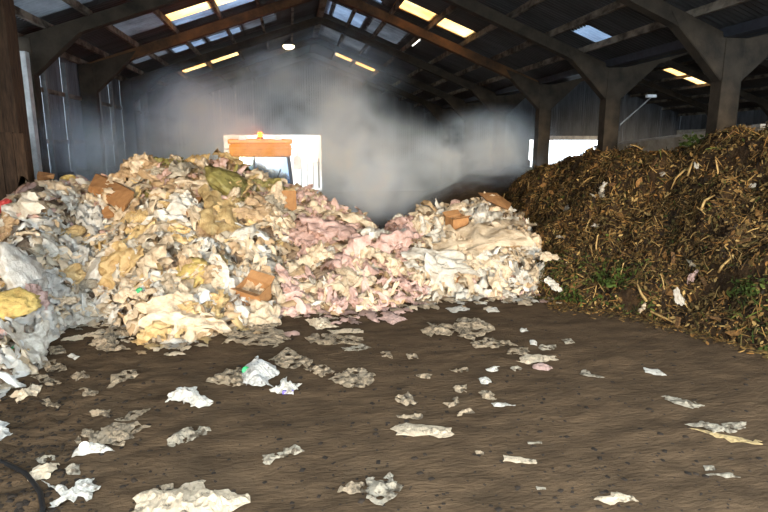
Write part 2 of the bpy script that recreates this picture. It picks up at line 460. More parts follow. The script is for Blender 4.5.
# far gable wall, strips about 1 m wide, cut around the openings
wb = tag(empty('wall_back', (0, Y1 - .02, 0)), 'grey corrugated gable wall with daylight openings', 'wall', kind='structure')
OPEN = [(-4.4, 2.18, 0.0, 3.8), (17.0, 17.3, 1.6, 3.52), (18.15, 23.2, 0.0, 3.5)]
cuts = sorted({-6.85, 28.85} | {o for q in OPEN for o in q[:2]} | {float(v) for v in np.arange(-5.8, 28.5, 1.0) if all(abs(v - e) > .3 and not (q[0] < v < q[1]) for q in OPEN for e in q[:2])} | {RX, 9.5, 19.0} | {-3.4, -2.3, -1.2, 1.1, 19.9, 21, 22})
for a, b in zip(cuts, cuts[1:]):
    c = (a + b) / 2; segs = [0.0]
    op = [q for q in OPEN if q[0] < c < q[1]]
    spans = [(0.0, None)] if not op else ([(op[0][3], None)] + ([(0.0, op[0][2])] if op[0][2] > 0 else []))
    for z0, z1 in spans:
        za, zb = (roof_z(a) + .04, roof_z(b) + .04) if z1 is None else (z1, z1)
        me = wall_sheet_mesh('cladding_sheet', b - a, z0, za, zb, False); me.materials.append(M['cladding'])
        link('cladding_sheet', me, None, wb, (a, 0, 0))
for a, b, z0, z1 in OPEN[::2]:
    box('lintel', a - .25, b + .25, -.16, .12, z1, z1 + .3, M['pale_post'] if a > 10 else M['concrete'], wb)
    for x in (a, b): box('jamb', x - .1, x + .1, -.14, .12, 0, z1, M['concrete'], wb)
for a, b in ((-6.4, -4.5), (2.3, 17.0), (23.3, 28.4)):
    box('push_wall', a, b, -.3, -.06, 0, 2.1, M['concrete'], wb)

# sloping concrete wall in the neighbouring span
cw = tag(empty('concrete_wall', (13.9, 0, 0)), 'pale concrete wall with sloping top behind the compost heap', 'wall')
A_, B_ = at_y(742, 126, 15.6), at_y(612, 144.5, 23.5)
k_ = (A_.z - B_.z) / (A_.y - B_.y)
prism('panel', [(15.0, -.1), (24.2, -.1), (24.2, A_.z + k_ * (24.2 - A_.y) - .08), (15.0, A_.z + k_ * (15.0 - A_.y) - .08)], -.12, .12, M['pale_concrete'], cw, 'yz')
prism('coping', [(14.95, A_.z + k_ * (15.0 - A_.y) - .08), (24.25, A_.z + k_ * (24.2 - A_.y) - .08), (24.25, A_.z + k_ * (24.2 - A_.y)), (14.95, A_.z + k_ * (15.0 - A_.y))], -.17, .17, M['pale_post'], cw, 'yz')

# timber push wall at the left edge of the heap
pE = at_y(25, 150, 12.95)
tw = tag(empty('timber_wall', (pE.x, 12.95, 0)), 'brown upright timber plank wall the waste heap leans against', 'wall')
zt = 3.28
xx = 0.0; k = 0
while xx > -1.15:
    wd = .22 + .03 * (k % 3)
    box('plank', xx - wd + .012, xx, 0 + .012 * (k % 2), .09 + .012 * (k % 2), 0, zt + .03 * math.sin(k * 2.3), M['timber'], tw, .008)
    xx -= wd; k += 1
box('top_rail', -1.2, 0.0, .1, .22, 2.9, 3.12, M['timber'], tw, .01)
box('post', -.62, -.12, .1, .6, 0, 6.1, M['timber'], tw, .02)

# ------------------------------------------------------------------ heaps
def interp_cols(cols, n):
    cols = np.array(cols, float); t = np.linspace(0, len(cols) - 1, n)
    i = np.arange(len(cols))
    return np.stack([np.interp(t, i, cols[:, c]) for c in range(cols.shape[1])], 1)

class Heap:
    """crest and toe lines -> lofted mound with a real back slope"""
    def __init__(s, cols, nt, ns, amp, nsc, back=1.3, seed=0):
        c = interp_cols(cols, nt); s.u = c[:, 0]
        P = np.zeros((nt, ns, 3)); nf = int(ns * .7)
        for i, (cx, cy, Yc, tx, ty) in enumerate(c):
            cr = at_y(cx, cy, Yc); to = ground(tx, ty)
            H = max(.15, cr.z); cr0 = Vector((cr.x, cr.y, 0))
            out = cr0 - to; out.normalize()
            for j in range(ns):
                if j <= nf:
                    q = j / nf; p = to.lerp(cr0, q); z = H * (.62 * q + .38 * math.sin(math.pi / 2 * q))
                else:
                    q = (j - nf) / (ns - 1 - nf); p = cr0 + out * (q * H * back); z = H * (1 - q) ** 1.0 * (1 + .25 * q)
                d = mn.fractal(Vector((p.x + seed, p.y, z)) * nsc, 1.0, 2.0, 4)
                edge = min(1, j / 3)
                nrm = Vector((0, 0, 1)) * .7 - out * .7
                pp = Vector((p.x, p.y, z - .03)) + nrm * d * amp * edge
                P[i, j] = pp
        s.P, s.nt, s.ns, s.nf = P, nt, ns, nf
        a = P[1:, :-1] - P[:-1, :-1]; b = P[:-1, 1:] - P[:-1, :-1]
        s.area = np.linalg.norm(np.cross(a, b), axis=2)
    def mesh(s, name):
        v = s.P.reshape(-1, 3); n = s.ns
        f = [(i * n + j, (i + 1) * n + j, (i + 1) * n + j + 1, i * n + j + 1) for i in range(s.nt - 1) for j in range(n - 1)]
        return pydata(name, v, f, True)
    def at(s, ti, sj):
        i = min(int(ti), s.nt - 2); j = min(int(sj), s.ns - 2); a, b = ti - i, sj - j
        P = s.P
        p = (P[i, j] * (1 - a) + P[i + 1, j] * a) * (1 - b) + (P[i, j + 1] * (1 - a) + P[i + 1, j + 1] * a) * b
        n = np.cross(P[i + 1, j] - P[i, j], P[i, j + 1] - P[i, j]); n = n / (np.linalg.norm(n) + 1e-9)
        if n[2] < 0: n = -n
        return p, n
    def sample(s, n, smax=1.12, near=0.0):
        # area-weighted; near>0 prefers the lower front
        jm = min(s.ns - 1, int(s.nf * smax)); A = s.area[:, :jm].copy()
        A *= 1 - near * np.linspace(0, 1, jm)[None, :]
        idx = RNG.choice(A.size, n, p=(A / A.sum()).ravel())
        out = []
        for q in idx:
            ti, sj = q // jm + RNG.random(), q % jm + RNG.random()
            p, nn = s.at(ti, sj); out.append((p, nn, s.u[min(int(ti), s.nt - 1)], sj / s.nf))
        return out
    def hit(s, x, y):
        """point of the front face that the photograph shows at x, y"""
        best = None
        if not hasattr(s, 'px'):
            Q = s.P[:, :s.nf + 3]
            s.px = np.array([[to_px(p) for p in r] for r in Q])
        d = (s.px[..., 0] - x) ** 2 + (s.px[..., 1] - y) ** 2
        i, j = np.unravel_index(np.argmin(d), d.shape)
        return s.at(min(i, s.nt - 1.001), min(j, s.ns - 1.001))

waste = Heap([(-70, 276, 12.2, -70, 430), (-20, 274, 12.3, -25, 408), (2, 262, 12.3, 0, 396), (14, 206, 12.6, 12, 384), (30, 174, 13.4, 28, 356), (65, 186, 13.8, 65, 326), (100, 190, 14, 105, 318),
              (130, 170, 14, 130, 332), (160, 163, 14, 165, 343), (200, 166, 14, 200, 340), (250, 173, 14, 245, 326), (290, 192, 14, 290, 314), (320, 199, 13.8, 325, 313),
              (350, 214, 13.2, 355, 313), (388, 234, 12.4, 390, 308), (402, 219, 13.0, 405, 304), (430, 209, 13.4, 430, 302), (460, 205, 13.6, 462, 299), (490, 202, 13.8, 495, 299),
              (512, 216, 13.6, 520, 298), (533, 236, 13.2, 540, 297), (552, 284, 11.6, 553, 296)], 150, 60, .17, 1.5, back=.85, seed=3)
waste.P[..., 0] = np.maximum(waste.P[..., 0], XL + .3)
hid = (waste.P[..., 0] < pE.x + .1) & (waste.P[..., 1] > 12.93)
waste.P[..., 1][hid] = 12.93
wh = tag(link('waste_heap', waste.mesh('waste_heap'), M['waste_core']), 'long mound of mixed plastic and food waste across the shed floor', 'waste heap', kind='stuff')

compost = Heap([(492, 232, 18.5, 536, 299), (503, 197, 18, 545, 301), (515, 178, 17.5, 556, 304), (540, 165, 16.5, 575, 306), (570, 154, 15, 600, 309), (600, 151, 13.6, 630, 314), (640, 151, 12.5, 660, 321),
                (680, 149, 11.4, 695, 331), (720, 137, 10.5, 730, 342), (768, 116, 10, 775, 355), (830, 104, 9.5, 840, 378), (900, 98, 9, 910, 405), (1010, 94, 8.4, 1030, 440), (1160, 90, 7.8, 1190, 500), (1400, 110, 6.8, 1440, 590)], 180, 80, .46, 1.0, back=1.0, seed=8)
tag(link('compost_heap', compost.mesh('compost_heap'), M['compost_core']), 'tall brown compost heap of leaves and shredded wood along the columns', 'compost heap', kind='stuff')

far = Heap([(335, 238, 25, 335, 262), (375, 224, 25, 372, 262), (430, 190, 25, 420, 262), (470, 170, 25.5, 455, 262), (515, 166, 26, 500, 262), (560, 168, 27, 545, 262), (585, 200, 28, 570, 262)],
           60, 40, .25, .8, back=1.0, seed=21)
tag(link('steaming_heap', far.mesh('steaming_heap'), M['far_compost']), 'compost heap behind the waste, half hidden in steam', 'compost heap', kind='stuff')

# ------------------------------------------------------------------ film templates
def film_sheet(seed, n=13, relief=.3, aspect=.75):
    rnd = random.Random(seed); v = []
    ph = [rnd.uniform(0, 6.28) for _ in range(4)]; am = [rnd.uniform(.08, .22) for _ in range(4)]
    off = Vector((seed * 7.3, seed * 3.1, seed * 1.7))
    for j in range(n):
        for i in range(n):
            a, b = 2 * i / (n - 1) - 1, 2 * j / (n - 1) - 1
            # square -> disc
            x, y = a * math.sqrt(1 - b * b / 2), b * math.sqrt(1 - a * a / 2)
            r = math.hypot(x, y); th = math.atan2(y, x)
            k = 1 + sum(am[q] * math.sin((q + 2) * th + ph[q]) for q in range(4)) * r
            x, y = x * k * .5, y * k * .5 * aspect
            p = Vector((x * 3.2, y * 3.2, 0)) + off
            z = relief * .34 * ridge_noise(p, 4) * (1 - .2 * r) + .16 * relief * mn.noise(p * .6) - .10 * r * r * relief
            x += .09 * mn.noise(p * 2 + Vector((9, 0, 0))); y += .09 * mn.noise(p * 2 + Vector((0, 9, 0)))
            v.append((x, y, z))
    f = [(j * n + i, j * n + i + 1, (j + 1) * n + i + 1, (j + 1) * n + i) for j in range(n - 1) for i in range(n - 1)]
    return v, f
def film_bag(seed, sub=4):
    rnd = random.Random(seed); bm = bmesh.new(); bmesh.ops.create_icosphere(bm, subdivisions=sub, radius=.5)
    off = Vector((seed * 5.1, seed * 2.3, 4)); sx, sy, sz = rnd.uniform(.8, 1.25), rnd.uniform(.6, .9), rnd.uniform(.38, .6)
    for q in bm.verts:
        p = q.co.copy()
        k = 1 + .5 * ridge_noise(p * 3.0 + off, 4) - .15 + .45 * mn.noise(p * 2.0 + off)
        q.co = Vector((p.x * sx * k, p.y * sy * k, p.z * sz * k))
    bm.verts.index_update()
    v = [tuple(q.co) for q in bm.verts]; f = [tuple(q.index for q in fc.verts) for fc in bm.faces]; bm.free()
    return v, f
SHEETS = [film_sheet(i + 1, 19, random.Random(i).uniform(.7, 1.25), random.Random(i + 50).uniform(.55, .95)) for i in range(14)]
BAGS = [film_bag(i + 1) for i in range(8)]
SMALL = [film_sheet(i + 100, 7, 1.1, .7) for i in range(10)]
TMPL = {}
def film_mesh(kind, idx, bag):
    key = (kind, idx, bag)
    if key not in TMPL:
        v, f = (BAGS if bag else SHEETS)[idx]
        me = pydata('film', v, f, True); me.materials.append(M[kind]); TMPL[key] = me
    return TMPL[key]

def basis(n, spin, tilt=0.0, rnd=random):
    n = Vector(n); n.normalize()
    if tilt: n = (n + Vector((rnd.uniform(-1, 1), rnd.uniform(-1, 1), rnd.uniform(-1, 1))) * tilt).normalized()
    a = n.cross(Vector((0, 1, 0.2))).normalized(); b = n.cross(a)
    R = Matrix((a, b, n)).transposed()
    return R @ Matrix.Rotation(spin, 3, 'Z')

def zone_kind(u, s, rnd):
    def pick(*w):
        r = rnd.random() * sum(x for _, x in w)
        for k, x in w:
            r -= x
            if r <= 0: return k
        return w[-1][0]
    if u < 125 and s < .6: return pick(('blue_white', 4), ('white', 4), ('cream', 3), ('straw', .6), ('grey', .8), ('pink', .5))
    if u < 125: return pick(('cream', 5), ('pink', 2.2), ('white', 3), ('tan', 1.2))
    if u < 290 and s > .62: return pick(('tan', 3), ('cream', 3.5), ('straw', 2), ('pink', 1.5), ('olive', .9), ('grey', 1.4))
    if u < 275: return pick(('cream', 5), ('straw', 1.3), ('white', 2.8), ('tan', 1.2), ('grey', .8), ('blue_white', .6))
    if u < 415: return pick(('pink', 5), ('cream', 4), ('tan', .9), ('white', .8))
    return pick(('cream', 6), ('white', 4), ('pink', .7), ('tan', .3))

KLAB = {'cream': 'cream', 'white': 'dull white', 'blue_white': 'cool white', 'pink': 'pale pink', 'tan': 'tan', 'straw': 'straw yellow', 'olive': 'olive green', 'grey': 'dirty grey'}
rnd = random.Random(5)
# the 300 largest pieces of the heap, each its own
def place_words(u, s):
    a = 'near the plank wall' if u < 125 else 'in front of the loader' if u < 285 else 'on the pinkish slope' if u < 412 else 'on the cream mound by the compost'
    b = 'low' if s < .34 else 'halfway up' if s < .68 else 'near the crest'
    return b + ' ' + a
def clear_of_wall(p, r): return p[0] - r > XL + .05 and not (p[0] < pE.x + r and p[1] > 12.95 - r)
for p, n, u, s in waste.sample(330, 1.06, .25):
    k = zone_kind(u, s, rnd); bag = rnd.random() < .3
    sz = rnd.uniform(.45, 1.0) if not bag else rnd.uniform(.3, .56)
    if s < .15: sz *= .8
    R = basis(n, rnd.uniform(0, 6.28), .45, rnd)
    if not clear_of_wall(p, sz * .55): continue
    o = link('crumpled_bag' if bag else 'plastic_film', film_mesh(k, rnd.randrange(len(BAGS) if bag else len(SHEETS)), bag))
    lift = .08 if bag else .13
    o.matrix_world = Matrix.Translation(Vector(p) + Vector(n) * lift) @ R.to_4x4() @ Matrix.Diagonal((sz, sz * rnd.uniform(.55, 1), sz * rnd.uniform(.7, 1.2), 1))
    size = ('broad' if sz > .66 else 'small' if sz < .52 else 'medium') if not bag else ('large' if sz > .44 else 'small')
    tag(o, '%s %s crumpled plastic %s %s' % (size, KLAB[k], 'bag' if bag else 'film', place_words(u, s)), 'plastic bag' if bag else 'plastic film',
        '%s plastic %s on the waste heap' % (KLAB[k], 'bags' if bag else 'film'))

def merged_scatter(name, items, mtl, kind='stuff'):
    """items: (v array, faces array (quads), matrix3, pos, rgb)"""
    V, Fq, C, off = [], [], [], 0
    for v, f, R, p, c in items:
        w_ = v @ np.array(R).T + np.array(p)
        V.append(w_); Fq.append(f + off); off += len(v); C.append(np.tile([*c, 1.0], (len(v), 1)))
    V = np.concatenate(V); Fq = np.concatenate(Fq); C = np.concatenate(C)
    me = bpy.data.meshes.new(name)
    me.vertices.add(len(V)); me.vertices.foreach_set('co', V.ravel())
    k = Fq.shape[1]
    me.loops.add(Fq.size); me.loops.foreach_set('vertex_index', Fq.ravel().astype(np.int32))
    me.polygons.add(len(Fq)); me.polygons.foreach_set('loop_start', np.arange(0, Fq.size, k, dtype=np.int32))
    me.polygons.foreach_set('loop_total', np.full(len(Fq), k, dtype=np.int32))
    me.update(calc_edges=True)
    a = me.color_attributes.new('tint', 'FLOAT_COLOR', 'POINT'); a.data.foreach_set('color', C.ravel())
    o = link(name, me, mtl); return o

small_np = [(np.array(v), np.array(f)) for v, f in SMALL]
items = []
for p, n, u, s in waste.sample(3800, 1.2, .2):
    k = zone_kind(u, s, rnd); v, f = small_np[rnd.randrange(10)]
    if not clear_of_wall(p, .34): continue
    sz = rnd.uniform(.14, .45); c = np.array(lin(FILM[k][0])[:3]) * rnd.uniform(.72, 1.05)
    R = np.array(basis(n, rnd.uniform(0, 6.28), .6, rnd)) * sz
    items.append((v * np.array([1.2, rnd.uniform(.35, 1), 1.2]), f, R, Vector(p) + Vector(n) * rnd.uniform(.02, .1), c))
# a loose fringe of scraps on the floor along the toe
for _ in range(260):
    ti = rnd.uniform(8, waste.nt - 3); p, n = waste.at(ti, .5)
    v, f = small_np[rnd.randrange(10)]; sz = rnd.uniform(.1, .3); k = zone_kind(waste.u[int(ti)], .05, rnd)
    d = abs(rnd.gauss(0, .35)); x, y = p[0], p[1] - d
    R = np.array(basis((0, 0, 1), rnd.uniform(0, 6.28), .15, rnd)) * sz
    items.append((v * np.array([1, 1, .5]), f, R, (x, y, fz(x, y) + .02), np.array(lin(FILM[k][0])[:3]) * rnd.uniform(.4, .9)))
so = merged_scatter('film_scraps', items, M['scrap_mix'])
tag(so, 'countless small torn film scraps covering the waste heap', 'scraps', kind='stuff')
for pl in so.data.polygons: pl.use_smooth = True

# ------------------------------------------------------------------ named things on the waste heap
def carton_panel(name, quad, heap, label, thick=.02, lift=.1, m='cardboard', cat='cardboard', fold=0.0):
    """flat or folded corrugated board, corners given by where they lie on the heap"""
    pts = []
    if quad is None:     # leaning panel: foot set in the heap face, head standing free
        f_, n_ = heap.hit(287, 216); yb = f_[1] - .02
        pts = [at_y(275, 190, yb + .16), at_y(296, 191, yb + .16), at_y(297, 214, yb), at_y(278, 217, yb)]
    for x, y in quad or ():
        p, n = heap.hit(x, y); pts.append(Vector(p) + Vector(n) * lift)
    c = sum(pts, Vector()) / len(pts)
    nn = (pts[1] - pts[0]).cross(pts[2] - pts[0]).normalized()
    if nn.y > 0: nn = -nn
    bm = bmesh.new()
    a = [bm.verts.new(p - c + nn * thick) for p in pts]; b = [bm.verts.new(p - c - nn * thick) for p in pts]; n_ = len(pts)
    bm.faces.new(a); bm.faces.new(b[::-1])
    for i in range(n_): bm.faces.new((a[(i + 1) % n_], a[i], b[i], b[(i + 1) % n_]))
    bmesh.ops.triangulate(bm, faces=bm.faces[:])
    bmesh.ops.subdivide_edges(bm, edges=bm.edges[:], cuts=2, use_grid_fill=True)
    for v in bm.verts: v.co += nn * .02 * mn.noise(v.co * 4 + c)
    bmesh.ops.recalc_face_normals(bm, faces=bm.faces[:])
    o = link(name, mesh_from(bm, name), M[m], loc=c); tag(o, label, cat); return o

def carton_box(name, x, y, size, heap, label, rz=0, tilt=(0, 0), lift=.12):
    p, n = heap.hit(x, y); w_, d_, h_ = size
    root = empty(name, Vector(p) + Vector(n) * lift - Vector((0, 0, h_ / 2)), rz)
    root.rotation_euler = (tilt[0], tilt[1], rz)
    t = .012
    bm = bmesh.new()
    for q in ((-w_/2, w_/2, -d_/2, -d_/2 + t, 0, h_), (-w_/2, w_/2, d_/2 - t, d_/2, 0, h_), (-w_/2, -w_/2 + t, -d_/2, d_/2, 0, h_), (w_/2 - t, w_/2, -d_/2, d_/2, 0, h_), (-w_/2, w_/2, -d_/2, d_/2, 0, t)):
        bm_box(bm, *q)
    link('body', mesh_from(bm, 'body'), M['cardboard'], root)
    for sgn in (-1, 1):
        bm = bmesh.new(); bm_box(bm, -w_/2, w_/2, -t/2, t/2, 0, d_ * .45)
        o = link('flap', mesh_from(bm, 'flap'), M['cardboard'], root, (0, sgn * d_/2, h_ - .005), (math.radians(-62) * sgn, 0, 0))
    tag(root, label, 'cardboard box'); return root

carton_panel('cardboard_sheet', [(92, 189), (112, 187), (150, 205), (140, 216), (95, 204)], waste, 'long flattened brown cardboard box high on the heap near the plank wall', .06, .36)
carton_panel('cardboard_sheet', [(100, 218), (119, 213), (122, 220), (103, 226)], waste, 'small brown cardboard offcut below the long flattened box', .03, .22)
carton_panel('cardboard_sheet', [(180, 208), (200, 207), (197, 222), (184, 222)], waste, 'tan cardboard piece in the middle of the heap top', .03, .2)
carton_panel('cardboard_sheet', None, waste, 'upright square cardboard piece on the heap crest before the loader', .02, .22)
carton_panel('cardboard_sheet', [(481, 199), (491, 195), (506, 209), (505, 222), (487, 212)], waste, 'slanted cardboard panel on the crest of the cream mound', .025, .3)
carton_panel('cardboard_sheet', [(447, 292), (452, 284), (458, 279), (463, 284)], waste, 'small triangular cardboard scrap low on the cream mound', .015, .16)
carton_panel('cardboard_sheet', [(36, 180), (52, 179), (53, 186), (37, 187)], waste, 'orange brown cardboard block on the crest near the plank wall', .05, .22)
carton_panel('cardboard_sheet', [(240, 306), (252, 302), (263, 308), (250, 314)], waste, 'brown cardboard flap lying below the open carton', .02, .12)
carton_box('cardboard_box', 453, 229, (.42, .34, .34), waste, 'open cardboard box standing on the cream mound', .25, (.12, -.1), .16)
carton_box('cardboard_box', 250, 294, (.5, .36, .38), waste, 'open brown cardboard box low on the heap front', -.5, (.35, .2), .18)

def lump(name, x, y, w, h, kind, label, cat, bag=True, idx=0, heap=waste, lift=.16, spin=0.0, dz=.8):
    p, n = heap.hit(x, y); d = (Vector(p) - EYE).length
    o = link(name, film_mesh(kind, idx, bag)); k = d / F
    R = basis(n, spin, 0)
    o.matrix_world = Matrix.Translation(Vector(p) + Vector(n) * lift) @ R.to_4x4() @ Matrix.Diagonal((w * k, h * k * 1.2, w * k * dz, 1))
    tag(o, label, cat); return o
lump('net_bag', 231, 190, 46, 36, 'olive', 'olive green bulging bag of rotting food on the heap crest', 'bag', True, 2, dz=.9, lift=.12)
lump('paper_bag', 138, 228, 26, 34, 'straw', 'orange yellow crumpled paper bag below the flattened box', 'bag', True, 3)
lump('paper_bag', 194, 281, 30, 28, 'yellow', 'yellow crumpled paper bag in the middle of the heap face', 'bag', True, 4)
lump('paper_bag', 12, 312, 36, 26, 'yellow', 'yellow crumpled paper sack at the heap toe by the plank wall', 'bag', True, 5)
lump('paper_bag', 214, 222, 44, 56, 'straw', 'large straw coloured paper sack below the olive bag', 'bag', False, 4, lift=.2)
lump('clear_bag', 104, 282, 40, 36, 'blue_white', 'large bluish clear plastic bag on the lower heap', 'bag', True, 6)
lump('clear_bag', 22, 285, 44, 36, 'blue_white', 'bluish white plastic bag at the foot of the plank wall', 'bag', True, 1)
lump('plastic_sheet', 470, 252, 90, 50, 'cream', 'very large cream film sheet draped over the cream mound', 'plastic film', False, 3, lift=.2, dz=.5)
lump('plastic_sheet', 504, 236, 46, 60, 'cream', 'cream film hanging down the mound end beside compost', 'plastic film', False, 7, lift=.25, dz=.5)
lump('plastic_sheet', 440, 270, 70, 40, 'white', 'broad dull white film sheet below the open box', 'plastic film', False, 9, lift=.16, dz=.5)
lump('plastic_sheet', 180, 322, 84, 40, 'cream', 'wide cream film sheet spilling onto the floor', 'plastic film', False, 5, lift=.16, dz=.5)
lump('plastic_sheet', 330, 240, 56, 36, 'pink', 'broad pale pink film sheet on the sloping crest', 'plastic film', False, 2, lift=.16, dz=.6)
lump('plastic_sheet', 12, 352, 60, 46, 'white', 'white plastic bags spilling over the floor by the plank wall', 'plastic film', False, 1, lift=.14, dz=.6)
lump('plastic_sheet', 26, 375, 34, 26, 'blue_white', 'bluish film heaped at the floor edge beneath the green cap', 'plastic film', False, 8, lift=.12, dz=.6)
lump('red_wrapper', 17, 216, 14, 9, 'pink', 'pinkish red wrapper beside the plank wall', 'wrapper', True, 0, lift=.3).data = film_mesh('red', 0, True)
lump('yellow_wrapper', 66, 185, 12, 8, 'yellow', 'small yellow wrapper on the heap crest near the wall', 'wrapper', True, 7, lift=.2)
lump('green_wrapper', 150, 299, 10, 6, 'cream', 'small green wrapper on the lower heap', 'wrapper', True, 2, lift=.25).data = film_mesh('green', 2, True)
lump('blue_wrapper', 6, 333, 10, 7, 'cream', 'small blue wrapper among the white bags', 'wrapper', True, 6, lift=.3).data = film_mesh('blue', 6, True)
lump('bottle_cap', 436, 283, 5, 5, 'cream', 'tiny red bottle cap on the cream mound', 'cap', True, 5, lift=.2).data = film_mesh('red', 5, True)
def cap(name, p, r, m, label, tilt):
    o = lathe(name, [(r * .96, -r * .3), (r, -r * .2), (r, r * .25), (r * .9, r * .38), (r * .3, r * .42)], m, None, 20)
    o.location = p; o.rotation_euler = tilt; tag(o, label, 'cap')
pg, ng = waste.hit(21, 363)
cap('bottle_cap', Vector(pg) + Vector((0, -.05, .2)), .085, M['green'], 'round green plastic lid among the white bags', (1.2, 0, .3))

# ------------------------------------------------------------------ compost litter
def leaf_shape(kind):
    if kind == 0:   # curled leaf, 6 verts 2 strips
        v = [(-.5, 0, 0), (-.15, .22, .07), (-.15, -.22, .07), (.2, .2, .02), (.2, -.2, .02), (.5, 0, .1)]
        return np.array(v), np.array([(0, 2, 1, 1), (1, 2, 4, 3), (3, 4, 5, 5)])
    if kind == 1:   # chip
        v = [(-.5, -.12, 0), (.45, -.16, .03), (.5, .1, .05), (-.42, .15, 0), (-.5, -.12, -.09), (.45, -.16, -.06), (.5, .1, -.05), (-.42, .15, -.09)]
        return np.array(v), np.array([(0, 1, 2, 3), (0, 4, 5, 1), (1, 5, 6, 2), (2, 6, 7, 3), (3, 7, 4, 0)])
    v = [(-.5, -.035, 0), (0, -.035, .06), (.5, -.03, 0), (.5, .03, 0), (0, .035, .06), (-.5, .035, 0), (-.5, 0, .05), (0, 0, .12), (.5, 0, .05)]
    return np.array(v), np.array([(0, 1, 7, 6), (1, 2, 8, 7), (6, 7, 4, 5), (7, 8, 3, 4)])
def leaf_fix(v, f):   # degenerate quads -> split to proper quads
    return v, f
LS = []
v, f = leaf_shape(0)
v = np.array([(-.5, .03, 0), (-.5, -.03, 0), (-.12, .24, .08), (-.12, -.24, .08), (.22, .2, .02), (.22, -.2, .02), (.5, .02, .1), (.5, -.02, .1)])
LS.append((v, np.array([(0, 1, 3, 2), (2, 3, 5, 4), (4, 5, 7, 6)]))); LS.append(leaf_shape(1)); LS.append(leaf_shape(2))
BROWN = [(122, 92, 48), (98, 74, 40), (70, 52, 29), (150, 116, 64), (46, 35, 21), (112, 90, 48), (132, 94, 46), (88, 76, 38), (176, 144, 88)]
GREEN = [(78, 88, 30), (96, 104, 44), (60, 72, 26)]
items = []
for p, n, u, s in compost.sample(60000, 1.15, .3):
    q = rnd.random(); li = 0 if q < .42 else (1 if q < .72 else 2)
    v, f = LS[li]; sz = rnd.uniform(.03, .12) * (2.2 if li == 2 else 1)
    c = BROWN[rnd.randrange(len(BROWN))]
    g = .25 if (s < .22 and (u < 640 or u > 720)) else .02
    if rnd.random() < g: c = GREEN[rnd.randrange(3)]
    R = np.array(basis(n, rnd.uniform(0, 6.28), .7, rnd)) * sz
    items.append((v, f, R, Vector(p) + Vector(n) * rnd.uniform(0, .07), np.array(lin(c)[:3]) * rnd.uniform(.5, 1.1)))
for _ in range(1500):
    ti = rnd.uniform(10, compost.nt - 2); p, n = compost.at(ti, .3); v, f = LS[rnd.randrange(3)]
    d = abs(rnd.gauss(0, .3)); x, y = p[0] - .3 * d, p[1] - d; c = BROWN[rnd.randrange(8)]
    items.append((v, f, np.array(basis((0, 0, 1), rnd.uniform(0, 6.28), .3, rnd)) * rnd.uniform(.04, .12), (x, y, fz(x, y) + .012), np.array(lin(c)[:3])))
tag(merged_scatter('leaf_litter', items, M['litter_mix']), 'countless small dead leaves and wood chips on the compost heap', 'leaf litter', kind='stuff')

LM = []
for (v, f), mm, nm in ((LS[0], M['leaf'], 'dead_leaf'), (LS[1], M['bark'], 'wood_chunk'), (LS[2], M['stalk'], 'dry_stalk')):
    me = pydata(nm, v, f); me.materials.append(mm); LM.append((me, nm))
LAB = {'dead_leaf': ('large curled dead leaf on the compost heap', 'leaf', 'large dead leaves on the compost'),
       'wood_chunk': ('chunk of brown shredded wood on the compost heap', 'wood chunk', 'wood chunks on the compost'),
       'dry_stalk': ('pale dry stalk lying on the compost heap', 'stalk', 'dry stalks on the compost')}
for p, n, u, s in compost.sample(290, 1.05, .4):
    me, nm = LM[rnd.choice((0, 0, 1, 1, 2))]; o = link(nm, me)
    sz = rnd.uniform(.16, .3) * (1.7 if nm == 'dry_stalk' else 1)
    o.matrix_world = Matrix.Translation(Vector(p) + Vector(n) * .07) @ (basis(n, rnd.uniform(0, 6.28), .5, rnd) * sz).to_4x4()
    o.matrix_world.translation = Vector(p) + Vector(n) * .07
    lb_ = LAB[nm]; w_ = ('large' if sz > .24 * (1.7 if nm == 'dry_stalk' else 1) else 'small') + ' '; pl_ = 'low on' if s < .34 else 'halfway up' if s < .68 else 'near the crest of'
    tag(o, w_ + lb_[0].replace('on the compost heap', pl_ + (' the compost by the film mound' if u < 600 else ' the compost heap')).replace('large curled', 'curled'), lb_[1], lb_[2])
FILMW = {'white': 'white', 'grey': 'greyish', 'pink': 'pinkish', 'cream': 'cream'}
# pale scraps caught in the compost
for i, (x, y, w_, h_, k) in enumerate([(606, 187, 9, 5, 'white'), (591, 200, 8, 7, 'white'), (571, 208, 8, 6, 'grey'), (596, 228, 6, 6, 'white'), (605, 193, 12, 5, 'grey'), (560, 240, 8, 6, 'grey'), (676, 300, 9, 16, 'white'),
                                       (694, 264, 9, 6, 'grey'), (757, 188, 6, 5, 'white'), (696, 278, 14, 8, 'pink'), (657, 296, 9, 12, 'grey'), (548, 262, 30, 10, 'cream'), (540, 272, 24, 12, 'white'),
                                       (552, 286, 20, 12, 'white'), (645, 308, 10, 6, 'cream'), (700, 167, 6, 4, 'white'), (666, 178, 5, 4, 'white')]):
    lump('plastic_scrap', x, y, w_, h_, k, FILMW[k] + ' plastic scrap caught in the brown compost ' + ('at the forked column' if x > 650 and y < 200 else 'beside the film mound' if x < 580 else 'low on its face' if y > 250 else 'high on its face'), 'plastic scrap', False, i % 14, compost, .08, i * 1.1)['group'] = 'plastic scraps in the compost'
